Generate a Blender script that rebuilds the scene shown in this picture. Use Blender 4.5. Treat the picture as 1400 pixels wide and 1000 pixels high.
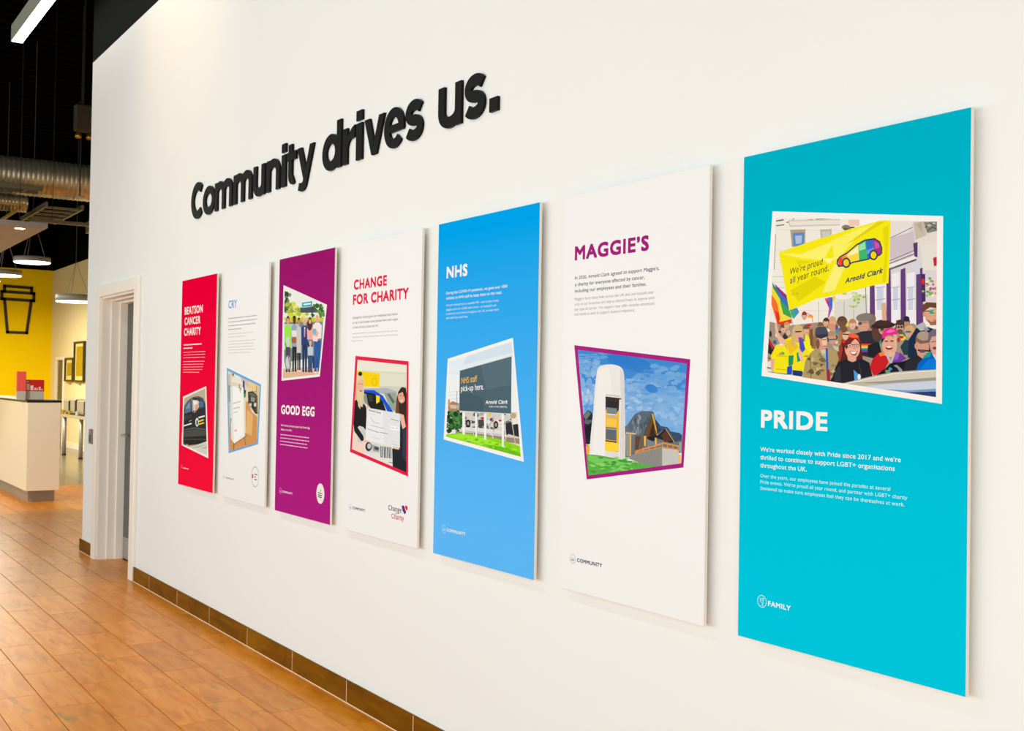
import bpy, bmesh, math, random
import numpy as np
from mathutils import Matrix, Vector
PI = math.pi
sc = bpy.context.scene
for o in list(bpy.data.objects):
    bpy.data.objects.remove(o)
C = bpy.context.collection

# ------------------------------------------------------------------ camera
YAW, PITCH, ROLL = 0.98965247, 0.01714866, 0.01650482
CAM = Vector((7.2612, -2.2110, 1.4549))
fw = Vector((-math.sin(YAW) * math.cos(PITCH), math.cos(YAW) * math.cos(PITCH), math.sin(PITCH)))
rt = Vector((math.cos(YAW), math.sin(YAW), 0))
up = rt.cross(fw)
r2 = rt * math.cos(ROLL) + up * math.sin(ROLL)
u2 = -rt * math.sin(ROLL) + up * math.cos(ROLL)
cd = bpy.data.cameras.new('camera')
cd.sensor_width = 36
cd.lens = 1550 / 1400 * 36
cd.clip_start = .05
cd.dof.use_dof = True
cd.dof.focus_distance = 3.6
cd.dof.aperture_fstop = 14
co = bpy.data.objects.new('camera', cd)
co.matrix_world = Matrix(((r2.x, u2.x, -fw.x, CAM.x), (r2.y, u2.y, -fw.y, CAM.y), (r2.z, u2.z, -fw.z, CAM.z), (0, 0, 0, 1)))
C.objects.link(co)
sc.camera = co

# ------------------------------------------------------------------ world, lights, exposure
w = bpy.data.worlds.new('world')
sc.world = w
w.use_nodes = True
bg = w.node_tree.nodes['Background']
bg.inputs[0].default_value = (.82, .95, 1.0, 1)
bg.inputs[1].default_value = .66
sc.view_settings.view_transform = 'Standard'
sc.view_settings.look = 'None'
sc.view_settings.gamma = 1
sc.view_settings.exposure = 0.0
sc.view_settings.use_curve_mapping = False
sc.cycles.max_bounces = 8
sc.cycles.diffuse_bounces = 5


def area(name, loc, target, sx, sy, power, col=(1, 1, 1)):
    d = bpy.data.lights.new(name, 'AREA')
    d.shape = 'RECTANGLE'
    d.size, d.size_y = sx, sy
    d.energy = power
    d.color = col
    o = bpy.data.objects.new(name, d)
    o.location = loc
    o.rotation_euler = (Vector(target) - Vector(loc)).to_track_quat('-Z', 'Y').to_euler()
    C.objects.link(o)
    return o


area('showroom_window_light', (3.2, -5.6, 1.3), (3.2, 0, .1), 11, 1.9, 212, (.81, .955, 1.0))
area('counter_front_fill', (-9.0, -5.5, 1.9), (-8.0, 0, 1.0), 4, 2.6, 150, (1, .98, .88))  # unseen fill, added to brighten the long face of the counter
area('side_fill_light', (9.3, -4.5, 2.0), (0, -2.0, 1.2), 4, 2.8, 125, (1, .98, .94))  # unseen fill, added to lift the door jambs and the counter end
area('ceiling_strip_light', (1.5, -2.6, 4.7), (1.5, -1.6, 0), 5, .3, 60, (1, .95, .86))
area('cafe_fill_light', (-15.0, .4, 2.95), (-15.0, .6, 0), 5, 2.6, 330, (1, .92, .74))  # added fill under pendant level, brightens the cafe floor and lower walls
sp = bpy.data.lights.new('warm_spot', 'SPOT')
sp.energy = 62
sp.color = (1, .66, .28)
sp.spot_size = math.radians(66)
sp.spot_blend = 1
sp.shadow_soft_size = .06
spo = bpy.data.objects.new('warm_spot', sp)
spo.location = (-.3, -1.7, 5.0)
spo.rotation_euler = (Vector((-.25, .03, 3.75)) - spo.location).to_track_quat('-Z', 'Y').to_euler()
C.objects.link(spo)

cs = bpy.data.lights.new('counter_fill_spot', 'SPOT')  # added spot without a fitting, lifts both visible counter faces
cs.energy = 620
cs.color = (1, .96, .85)
cs.spot_size = math.radians(38)
cs.spot_blend = .6
cs.shadow_soft_size = .25
cso = bpy.data.objects.new('counter_fill_spot', cs)
cso.location = (-4.3, -2.6, 4.6)
cso.rotation_euler = (Vector((-7.3, .35, .6)) - cso.location).to_track_quat('-Z', 'Y').to_euler()
C.objects.link(cso)

# ------------------------------------------------------------------ materials


def lin(c):
    if isinstance(c, str):
        c = tuple(int(c[i:i + 2], 16) for i in (0, 2, 4))
    return tuple(((v / 255) / 12.92 if v / 255 <= .04045 else ((v / 255 + .055) / 1.055) ** 2.4) for v in c)


MATS = {}


def mat(name, col, rough=.5, metal=0, spec=.5, bump=0, bscale=60, var=.0, vscale=4, emit=0, coat=0):
    if name in MATS:
        return MATS[name]
    m = bpy.data.materials.new(name)
    m.use_nodes = True
    nt = m.node_tree
    b = nt.nodes['Principled BSDF']
    c = lin(col)
    b.inputs['Roughness'].default_value = rough
    b.inputs['Metallic'].default_value = metal
    b.inputs['Specular IOR Level'].default_value = spec
    b.inputs['Coat Weight'].default_value = coat
    tc = nt.nodes.new('ShaderNodeTexCoord')
    nz = nt.nodes.new('ShaderNodeTexNoise')
    nz.inputs['Scale'].default_value = vscale
    nz.inputs['Detail'].default_value = 4
    nt.links.new(tc.outputs['Object'], nz.inputs['Vector'])
    mr = nt.nodes.new('ShaderNodeMapRange')
    mr.inputs['To Min'].default_value = 1 - var
    mr.inputs['To Max'].default_value = 1 + var
    nt.links.new(nz.outputs['Fac'], mr.inputs['Value'])
    vm = nt.nodes.new('ShaderNodeVectorMath')
    vm.operation = 'SCALE'
    vm.inputs[0].default_value = c
    nt.links.new(mr.outputs['Result'], vm.inputs['Scale'])
    nt.links.new(vm.outputs['Vector'], b.inputs['Base Color'])
    if bump:
        n2 = nt.nodes.new('ShaderNodeTexNoise')
        n2.inputs['Scale'].default_value = bscale
        nt.links.new(tc.outputs['Object'], n2.inputs['Vector'])
        bp = nt.nodes.new('ShaderNodeBump')
        bp.inputs['Strength'].default_value = bump
        bp.inputs['Distance'].default_value = .002
        nt.links.new(n2.outputs['Fac'], bp.inputs['Height'])
        nt.links.new(bp.outputs['Normal'], b.inputs['Normal'])
    if emit:
        b.inputs['Emission Color'].default_value = (*c, 1)
        b.inputs['Emission Strength'].default_value = emit
    MATS[name] = m
    return m


def wood_mat(name, lo, mid, hi, knot, rough):
    m = bpy.data.materials.new(name)
    m.use_nodes = True
    nt = m.node_tree
    N, L = nt.nodes, nt.links
    b = N['Principled BSDF']
    tc = N.new('ShaderNodeTexCoord')
    oi = N.new('ShaderNodeObjectInfo')
    off = N.new('ShaderNodeVectorMath')
    off.operation = 'MULTIPLY_ADD'
    L.new(oi.outputs['Random'], off.inputs[0])
    off.inputs[1].default_value = (37, 61, 17)
    L.new(tc.outputs['Object'], off.inputs[2])
    st = N.new('ShaderNodeMapping')
    st.inputs['Scale'].default_value = (1, 5.5, 5.5)
    L.new(off.outputs[0], st.inputs['Vector'])
    n1 = N.new('ShaderNodeTexNoise')
    n1.inputs['Scale'].default_value = 3.2
    n1.inputs['Detail'].default_value = 8
    n1.inputs['Distortion'].default_value = .7
    L.new(st.outputs[0], n1.inputs['Vector'])
    r1 = N.new('ShaderNodeValToRGB')
    e = r1.color_ramp.elements
    e[0].position = .3
    e[0].color = (*lin(lo), 1)
    e[1].position = .72
    e[1].color = (*lin(hi), 1)
    k = e.new(.5)
    k.color = (*lin(mid), 1)
    L.new(n1.outputs['Fac'], r1.inputs['Fac'])
    n2 = N.new('ShaderNodeTexNoise')
    n2.inputs['Scale'].default_value = 4.6
    n2.inputs['Detail'].default_value = 5
    n2.inputs['Distortion'].default_value = .9
    st2 = N.new('ShaderNodeMapping')
    st2.inputs['Scale'].default_value = (1, 2.8, 1)
    st2.inputs['Location'].default_value = (5, 9, 2)
    L.new(off.outputs[0], st2.inputs['Vector'])
    L.new(st2.outputs[0], n2.inputs['Vector'])
    r2_ = N.new('ShaderNodeValToRGB')
    r2_.color_ramp.elements[0].position = .59
    r2_.color_ramp.elements[0].color = (0, 0, 0, 1)
    r2_.color_ramp.elements[1].position = .75
    r2_.color_ramp.elements[1].color = (.75, .75, .75, 1)
    L.new(n2.outputs['Fac'], r2_.inputs['Fac'])
    mx = N.new('ShaderNodeMix')
    mx.data_type = 'RGBA'
    L.new(r2_.outputs['Color'], mx.inputs['Factor'])
    L.new(r1.outputs['Color'], mx.inputs['A'])
    mx.inputs['B'].default_value = (*lin(knot), 1)
    mr = N.new('ShaderNodeMapRange')
    mr.inputs['To Min'].default_value = .90
    mr.inputs['To Max'].default_value = 1.08
    L.new(oi.outputs['Random'], mr.inputs['Value'])
    vm = N.new('ShaderNodeVectorMath')
    vm.operation = 'SCALE'
    L.new(mx.outputs['Result'], vm.inputs[0])
    L.new(mr.outputs['Result'], vm.inputs['Scale'])
    L.new(vm.outputs['Vector'], b.inputs['Base Color'])
    b.inputs['Roughness'].default_value = rough
    b.inputs['Specular IOR Level'].default_value = .14 if rough < .5 else .06
    bm_ = N.new('ShaderNodeBump')
    bm_.inputs['Strength'].default_value = .15
    bm_.inputs['Distance'].default_value = .001
    L.new(n1.outputs['Fac'], bm_.inputs['Height'])
    L.new(bm_.outputs['Normal'], b.inputs['Normal'])
    return m


def duct_mat():
    m = mat('galvanised_duct', (206, 200, 176), .34, .75, var=.35, vscale=9)
    return m


M_WALL = mat('white_wall_paint', (239, 240, 237), .55, bump=.05, bscale=220, var=.012, vscale=1.5)
M_BLACK = mat('black_wall_paint', (15, 18, 18), .8, spec=.05, var=.1)
M_CEIL = mat('black_ceiling_paint', (4, 4, 3), .95, spec=.02, var=.2)
M_YEL = mat('yellow_wall_paint', (250, 208, 0), .7, spec=.06, var=.02)
M_CREAM = mat('cream_wall_paint', (240, 221, 168), .6, spec=.1, var=.02)
M_GLOSS = mat('white_gloss_woodwork', (247, 240, 228), .35)
M_SKIRT = wood_mat('skirting_wood_tile', (108, 66, 2), (124, 76, 2), (140, 90, 8), (90, 56, 4), .55)
M_PLANK = wood_mat('floor_wood_tile', (220, 126, 16), (236, 144, 28), (242, 162, 58), (160, 122, 58), .3)
M_GROUT = mat('light_grout', (236, 214, 182), .8, var=.05)
M_FGROUT = mat('floor_grout', (150, 98, 46), .8, var=.1)
M_GTILE = mat('grey_floor_tile', (128, 116, 92), .22, var=.12, vscale=2)
M_PANEL = mat('white_foamboard_edge', (238, 232, 220), .5)
M_LETTER = mat('black_acrylic', (17, 16, 13), .45, spec=.12)
M_COUNTER = mat('cream_counter_laminate', (246, 238, 214), .28)
M_TOP = mat('black_worktop', (20, 19, 18), .3)
M_PLINTH = mat('grey_plinth', (148, 142, 128), .4)
M_CHROME = mat('brushed_steel', (168, 164, 156), .4, .45)
M_LAMP = mat('lamp_diffuser', (255, 244, 220), .5, emit=5.5)
M_LED = mat('led_diffuser', (255, 252, 245), .5, emit=7)
M_LBODY = mat('grey_lamp_body', (128, 128, 120), .5, var=.03)
M_RAFT = mat('ceiling_raft_board', (158, 154, 148), .7, var=.03)
M_DOOR = mat('grey_door', (92, 94, 92), .5, var=.04)
M_GOLD = mat('gold_picture', (176, 142, 20), .5, spec=.1, var=.35, vscale=14)
M_TRAYY = mat('yellow_cable_tray', (205, 160, 60), .5, .2)
M_TRAY = mat('galvanised_tray', (118, 110, 86), .5, .4, var=.2, vscale=20)
M_RED = mat('red_card', (205, 12, 22), .5)
M_PINK = mat('pink_red_card', (240, 88, 80), .5)
M_LGREY = mat('light_grey_card', (196, 190, 178), .5)
M_DARK = mat('dark_plastic', (30, 28, 26), .4)
M_CUP = mat('black_vinyl_graphic', (36, 26, 8), .5)

ART_M = bpy.data.materials.new('printed_photograph')
ART_M.use_nodes = True
_n = ART_M.node_tree
_a = _n.nodes.new('ShaderNodeVertexColor')
_a.layer_name = 'ink'
_n.links.new(_a.outputs['Color'], _n.nodes['Principled BSDF'].inputs['Base Color'])
_n.nodes['Principled BSDF'].inputs['Roughness'].default_value = .5
_n.nodes['Principled BSDF'].inputs['Specular IOR Level'].default_value = .02

# ------------------------------------------------------------------ helpers


def link(name, me, parent=None, loc=None):
    o = bpy.data.objects.new(name, me)
    C.objects.link(o)
    if parent:
        o.parent = parent
    if loc:
        o.location = loc
    return o


def tag(o, label=None, cat=None, group=None, kind=None):
    if label:
        o['label'] = label
    if cat:
        o['category'] = cat
    if group:
        o['group'] = group
    if kind:
        o['kind'] = kind
    return o


def empty(name, loc, label=None, cat=None, group=None):
    o = bpy.data.objects.new(name, None)
    o.empty_display_size = .1
    o.location = loc
    C.objects.link(o)
    return tag(o, label, cat, group)


class MB:
    """collects shapes, builds one mesh object"""

    def __init__(s):
        s.v, s.f = [], []

    def add(s, v, f):
        n = len(s.v)
        s.v += [tuple(q) for q in v]
        s.f += [tuple(i + n for i in q) for q in f]
        return s

    def box(s, x0, x1, y0, y1, z0, z1, b=0):
        if b <= 0:
            v = [(x, y, z) for x in (x0, x1) for y in (y0, y1) for z in (z0, z1)]
            return s.add(v, [(0, 1, 3, 2), (4, 6, 7, 5), (0, 4, 5, 1), (2, 3, 7, 6), (0, 2, 6, 4), (1, 5, 7, 3)])
        bm = bmesh.new()
        bmesh.ops.create_cube(bm, size=1)
        for q in bm.verts:
            q.co = Vector((x0 + (q.co.x + .5) * (x1 - x0), y0 + (q.co.y + .5) * (y1 - y0), z0 + (q.co.z + .5) * (z1 - z0)))
        bmesh.ops.bevel(bm, geom=list(bm.edges), offset=b, segments=1, affect='EDGES')
        bm.verts.ensure_lookup_table()
        s.add([q.co[:] for q in bm.verts], [[q.index for q in f.verts] for f in bm.faces])
        bm.free()
        return s

    def tube(s, a, b, r, n=12, r2=None, cap=True):
        a, b = Vector(a), Vector(b)
        d = (b - a).normalized()
        t = d.orthogonal().normalized()
        q = d.cross(t)
        r2 = r if r2 is None else r2
        v = []
        for p, rr in ((a, r), (b, r2)):
            for i in range(n):
                th = 2 * PI * i / n
                v.append(p + t * math.cos(th) * rr + q * math.sin(th) * rr)
        f = [(i, (i + 1) % n, n + (i + 1) % n, n + i) for i in range(n)]
        if cap:
            f += [tuple(range(n))[::-1], tuple(range(n, 2 * n))]
        return s.add(v, f)

    def lathe(s, cx, cy, prof, n=40):
        v, f = [], []
        for (r, z) in prof:
            for i in range(n):
                v.append((cx + r * math.cos(2 * PI * i / n), cy + r * math.sin(2 * PI * i / n), z))
        for k in range(len(prof) - 1):
            for i in range(n):
                j = (i + 1) % n
                f.append((k * n + i, k * n + j, (k + 1) * n + j, (k + 1) * n + i))
        f.append(tuple(range(n))[::-1])
        f.append(tuple(range((len(prof) - 1) * n, len(prof) * n)))
        return s.add(v, f)

    def prism(s, P, y0, y1):
        """polygon in (x, z) extruded along y"""
        n = len(P)
        v = [(x, y0, z) for x, z in P] + [(x, y1, z) for x, z in P]
        f = [tuple(range(n)), tuple(range(n, 2 * n))[::-1]]
        f += [(i, n + i, n + (i + 1) % n, (i + 1) % n) for i in range(n)]
        return s.add(v, f)

    def strip(s, Lp, Rp, y0, y1, closed=False):
        """ribbon between two point rows in (x, z), extruded along y"""
        n = len(Lp)
        v = [(x, y, z) for y in (y0, y1) for row in (Lp, Rp) for x, z in row]
        f = []
        m = n if closed else n - 1
        for i in range(m):
            j = (i + 1) % n
            f += [(i, j, n + j, n + i), (2 * n + i, 3 * n + i, 3 * n + j, 2 * n + j), (i, 2 * n + i, 2 * n + j, j), (n + i, n + j, 3 * n + j, 3 * n + i)]
        if not closed:
            f += [(0, n, 3 * n, 2 * n), (n - 1, 3 * n - 1, 4 * n - 1, 2 * n - 1)]
        return s.add(v, f)

    def build(s, name, m, parent=None, smooth=False, off=(0, 0, 0)):
        me = bpy.data.meshes.new(name)
        v = [(a - off[0], b - off[1], c - off[2]) for a, b, c in s.v] if off != (0, 0, 0) else s.v
        me.from_pydata(v, [], s.f)
        bm = bmesh.new()
        bm.from_mesh(me)
        bmesh.ops.recalc_face_normals(bm, faces=bm.faces)
        bm.to_mesh(me)
        bm.free()
        if smooth:
            for p in me.polygons:
                p.use_smooth = len(p.vertices) == 4
        me.materials.append(m)
        return link(name, me, parent)


def flat(name, polys, m, y, parent, off):
    """flat print: list of (x, z) polygons at depth y, facing -y"""
    v, f = [], []
    for P in polys:
        n = len(v)
        a = sum(P[i - 1][0] * P[i][1] - P[i][0] * P[i - 1][1] for i in range(len(P)))
        if a < 0:
            P = P[::-1]
        v += [(x - off[0], y - off[1], z - off[2]) for x, z in P]
        f.append(tuple(range(n, n + len(P))))
    me = bpy.data.meshes.new(name)
    me.from_pydata(v, [], f)
    me.materials.append(m)
    return link(name, me, parent)


# ------------------------------------------------------------------ lettering from the built-in font
_tc = {}


def glyphs(s, sp_c=1):
    """(verts Nx2, faces) of a line of text, left edge 0, cap height 1"""
    if (s, sp_c) in _tc:
        return _tc[(s, sp_c)]
    c = bpy.data.curves.new('t', 'FONT')
    c.body = s
    c.size = 1
    c.resolution_u = 3
    c.space_character = sp_c
    o = bpy.data.objects.new('t', c)
    C.objects.link(o)
    me = bpy.data.meshes.new_from_object(o)
    v = np.array([q.co[:2] for q in me.vertices])
    f = [tuple(p.vertices) for p in me.polygons]
    bpy.data.objects.remove(o)
    bpy.data.curves.remove(c)
    bpy.data.meshes.remove(me)
    _tc[(s, sp_c)] = (v, f)
    return v, f


_cap = None


def line_mesh(s, x0, z0, x1, z1, cap, bold, slant=0):
    """text fitted from (x0,z0) to (x1,z1) with cap height cap -> verts (x,z), faces"""
    global _cap
    if _cap is None:
        hv = glyphs('H')[0]
        _cap = hv[:, 1].max() - hv[:, 1].min()
    v, f = glyphs(s, 1.1 if bold > 1 else 1.03)
    r = (0, .012, .036, .05)[bold] * cap
    lo, hi = v[:, 0].min(), v[:, 0].max()
    X = (v[:, 0] - lo) / (hi - lo)
    zz = v[:, 1] / _cap
    if s != s.upper():      # taller lower-case letters, as in the signs' typeface
        zz = np.interp(zz, [-1, 0, .66, 1.06, 2], [-1, 0, .745, 1.06, 2])
    Z = zz * (cap - 2 * r) + r
    L = x1 - x0 - 2 * r
    px = x0 + r + X * L + Z * slant
    pz = z0 + Z + (z1 - z0) * X
    if not bold:
        return np.stack([px, pz, px * 0], 1), f
    k = 4 if bold == 1 else 8
    V, F = [], []
    for i in range(k):
        a = 2 * PI * i / k + PI / 4
        sx = r * max(-1, min(1, 1.414 * math.cos(a)))
        sz = r * max(-1, min(1, 1.414 * math.sin(a)))
        n = len(V) * len(v)
        V.append(np.stack([px + sx * 1.05, pz + sz, np.full(len(px), -1.2e-5 * i)], 1))
        F += [tuple(q + n for q in p) for p in f]
    return np.concatenate(V), F


def text_obj(name, lines, m, y, parent, off):
    V, F, n = [], [], 0
    for v, f in lines:
        V += [(a - off[0], y + d_ - off[1], b - off[2]) for a, b, d_ in v]
        F += [tuple(i + n for i in q) for q in f]
        n += len(v)
    me = bpy.data.meshes.new(name)
    me.from_pydata(V, [], F)
    me.materials.append(m)
    return link(name, me, parent)


# ================================================================== STRUCTURE
WY = .03          # face of the white wall
WL = -2.68        # its far left end
ZT = 4.12         # where white paint stops
CZ = 6.0
DX0, DX1, DZ = -2.18, -1.14, 2.11

b = MB()
b.box(WL, DX0, WY, .29, 0, ZT).box(DX0, DX1, WY, .29, DZ, ZT).box(DX1, 9.5, WY, .29, 0, ZT)
wall = tag(b.build('wall_right', M_WALL), kind='structure')
MB().box(WL, 9.5, WY - .001, .29, ZT, CZ).build('black_upper_band', M_BLACK, wall)

fl = tag(MB().box(-19.6, 9.5, -8, 3.3, -.12, -.012).build('floor', M_FGROUT), kind='structure')
random.seed(4)
PW, PL, PY0, XB = .2005, .6535, -.134, -8.85
offs = {-1: 2.20, 0: 2.20, 1: 1.87, 2: .936, 3: 1.20, 4: 1.64, 5: .668}


def plank_mesh(x0, x1, y0, y1):
    g = .0016
    me_ = MB().box(x0 + g, x1 - g, y0 + g, y1 - g, -.0135, 0, .0012)
    return me_


cells = []
for k in range(-16, 30):
    y1 = PY0 - (k - 1) * PW
    y0 = y1 - PW
    if y1 < -6 or y0 > 3.02:
        continue
    o_ = offs.get(k, random.uniform(0, PL))
    x = o_ - PL * 40
    while x < 9.5:
        x0, x1 = max(x, XB), min(x + PL, 9.4)
        ya, yb_ = y0, y1
        if x0 > WL - .01 or x1 > WL:
            lim = .22 if (x0 < DX1 and x1 > WL) else .024
            yb_ = min(y1, lim)
        if x1 - x0 > .03 and yb_ - ya > .03:
            cells.append((x0, x1, ya, yb_))
        x += PL


def seen(c):
    P = Vector(((c[0] + c[1]) / 2, (c[2] + c[3]) / 2, 0)) - CAM
    z = P.dot(fw)
    if z < .3:
        return None
    px, py = 700 + 1550 * P.dot(r2) / z, 500 - 1550 * P.dot(u2) / z
    return z if (-90 < px < 700 and py < 1080) else None


vis = sorted([(seen(c), c) for c in cells if seen(c)])
keep = {c for _, c in vis[:300]}
base_full = None
rest = MB()
for c in cells:
    if c in keep:
        cx, cy = (c[0] + c[1]) / 2, (c[2] + c[3]) / 2
        full = abs(c[1] - c[0] - PL) < 1e-4 and abs(c[3] - c[2] - PW) < 1e-4
        if full and base_full:
            o = base_full.copy()
            C.objects.link(o)
        else:
            o = plank_mesh(c[0] - cx, c[1] - cx, c[2] - cy, c[3] - cy).build('wood_plank_tile', M_PLANK, fl)
            if full:
                base_full = o
        o.parent = fl
        o.location = (cx, cy, 0)
    else:
        g = .0016
        rest.box(c[0] + g, c[1] - g, c[2] + g, c[3] - g, -.0135, 0)
tag(rest.build('further_wood_plank_tiles', M_PLANK, fl), kind='stuff')
gt = None
for i in range(17):
    for j in range(-4, 5):
        x0 = XB - .62 * (i + 1)
        y0 = .3 + j * .62 - .06
        y1 = min(y0 + .612, 3.02)
        x0 = max(x0, -19.32)
        x1 = XB - .62 * i - .008
        if x1 - x0 < .1 or y1 - y0 < .1:
            continue
        o = MB().box((x0 - x1) / 2, (x1 - x0) / 2, (y0 - y1) / 2, (y1 - y0) / 2, -.0135, 0).build('grey_floor_tile', M_GTILE, fl)
        o.location = ((x0 + x1) / 2, (y0 + y1) / 2, 0)

# skirting tiles on the white wall
sk = tag(MB().box(-2.72, -2.272, .0172, WY, 0, .1025).box(-1.038, 9.4, .0172, WY, 0, .1025).build('baseboard_right', M_GROUT), kind='structure')


def skirt(x0, x1):
    o = MB().box((x0 - x1) / 2 + .0026, (x1 - x0) / 2 - .0026, -.004, .004, .005, .104, .0006).build('skirting_tile', M_SKIRT, sk)
    o.location = ((x0 + x1) / 2, .0205, 0)


skirt(-2.72, -2.272)
xs = [-1.038] + [.004 + .6352 * k for k in range(-1, 15)]
for a_, b_ in zip(xs, xs[1:]):
    skirt(a_, min(b_, 9.4))

# door with white architrave and stepped lining
d = empty('door_1', (-1.66, .2, 0))
tag(d, kind='structure')
do = (-1.66, .2, 0)
MB().box(-1.145, -1.04, .006, WY, 0, DZ + .085, .004).build('architrave', M_GLOSS, d, off=do)
MB().box(-2.28, -2.175, .006, WY, 0, DZ + .085, .004).build('architrave', M_GLOSS, d, off=do)
MB().box(-2.175, -1.145, .006, WY, DZ - .005, DZ + .085, .004).build('architrave', M_GLOSS, d, off=do)
b = MB().box(DX0, DX0 + .02, WY, .28, 0, DZ).box(DX1 - .02, DX1, WY, .28, 0, DZ).box(DX0 + .02, DX1 - .02, WY, .28, DZ - .02, DZ)
b.build('door_lining', M_GLOSS, d, off=do)
b = MB()
for t_, ya, yb2 in ((.034, .10, .28), (.05, .165, .28)):
    b.box(DX0 + .02, DX0 + t_, ya, yb2, 0, DZ - .02, .001).box(DX1 - t_, DX1 - .02, ya, yb2, 0, DZ - .02, .001).box(DX0 + t_, DX1 - t_, ya, yb2, DZ - t_, DZ - .02, .001)
b.build('door_stop', M_GLOSS, d, off=do)
leaf = MB().box(DX0 + .052, DX1 - .052, .222, .266, .006, DZ - .052, .002).build('door_leaf', M_DOOR, d, off=do)
k_ = MB().box(DX0 + .07, DX1 - .07, .219, .2225, .012, .18).build('kick_plate', M_CHROME, leaf)
k_.location = (1.66, -.2, 0)
h_ = MB().tube((DX0 + .14, .215, 1.0), (DX0 + .14, .17, 1.0), .01).tube((DX0 + .14, .172, 1.0), (DX0 + .27, .172, 1.0), .009).build('lever_handle', M_CHROME, leaf)
h_.location = (1.66, -.2, 0)

# far walls
wb = tag(MB().box(-19.55, -19.33, -8, 3.25, 0, 3.82).build('wall_back', M_YEL), kind='structure')
MB().box(-19.55, -19.335, -8, 3.25, 3.82, CZ).build('black_upper_band', M_CEIL, wb)
wf = MB().box(-19.33, -18.69, 3.04, 3.25, 0, 3.81).box(-18.05, -2, 3.04, 3.25, 0, 3.81).box(-18.69, -18.05, 3.04, 3.25, 1.83, 3.81)
wf = tag(wf.build('wall_far', M_CREAM), kind='structure')
MB().box(-19.33, -2, 3.035, 3.25, 3.81, CZ).build('black_upper_band', M_CEIL, wf)
tag(MB().box(-18.04, -9, 3.022, 3.04, 0, .11, .002).build('baseboard_far', M_GLOSS), kind='structure')
d2 = tag(empty('door_2', (-18.37, 3.1, 0)), kind='structure')
do = (-18.37, 3.1, 0)
MB().box(-18.8, -18.69, 3.02, 3.04, 0, 1.9).box(-18.05, -17.98, 3.02, 3.04, 0, 1.9).box(-18.69, -18.05, 3.02, 3.04, 1.83, 1.9).build('architrave', M_GLOSS, d2, off=do)
MB().box(-18.69, -18.05, 3.06, 3.10, 0, 1.83).build('door_leaf', mat('brown_door', (104, 86, 52), .5), d2, off=do)
# closing wall behind the photographed wall's end (store room side)
tag(MB().box(-2.68, -2.4, .29, 3.25, 0, CZ).build('wall_partition', M_CREAM), kind='structure')

ce = tag(MB().box(-19.6, 9.5, -8, 3.3, CZ, CZ + .1).build('ceiling', M_CEIL), kind='structure')
b = MB()
for i in range(90):
    x = -19.2 + i * .32
    b.prism([(x, CZ), (x + .05, CZ - .05), (x + .15, CZ - .05), (x + .2, CZ)], -8, 3.2)
tag(b.build('deck_ribs', M_CEIL, ce), kind='stuff')

# ================================================================== TITLE LETTERS
SW = .048
X = .168


def nf(b):
    b.k += 1
    return -.00006 * b.k


def ell(cx, cz, rx, rz, a0, a1, n=28):
    return [(cx + rx * math.cos(math.radians(a0 + (a1 - a0) * i / n)), cz + rz * math.sin(math.radians(a0 + (a1 - a0) * i / n))) for i in range(n + 1)]


def arc(b, cx, cz, rx, rz, w_, a0, a1, wz=None, n=28):
    wz = w_ if wz is None else wz
    b.strip(ell(cx, cz, rx, rz, a0, a1, n), ell(cx, cz, rx - w_, rz - wz, a0, a1, n), nf(b), .012)


def rect(b, x0, x1, z0, z1):
    b.box(x0, x1, nf(b), .012, z0, z1)


def poly(b, *P):
    b.prism(P, nf(b), .012)


def stroke(b, P, w_):
    Lp, Rp = [], []
    for i, (x, z) in enumerate(P):
        a = P[max(0, i - 1)]
        c = P[min(len(P) - 1, i + 1)]
        dx, dz = c[0] - a[0], c[1] - a[1]
        l_ = math.hypot(dx, dz)
        nx, nz = -dz / l_ * w_ / 2, dx / l_ * w_ / 2
        Lp.append((x + nx, z + nz))
        Rp.append((x - nx, z - nz))
    b.strip(Lp, Rp, nf(b), .012)


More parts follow.
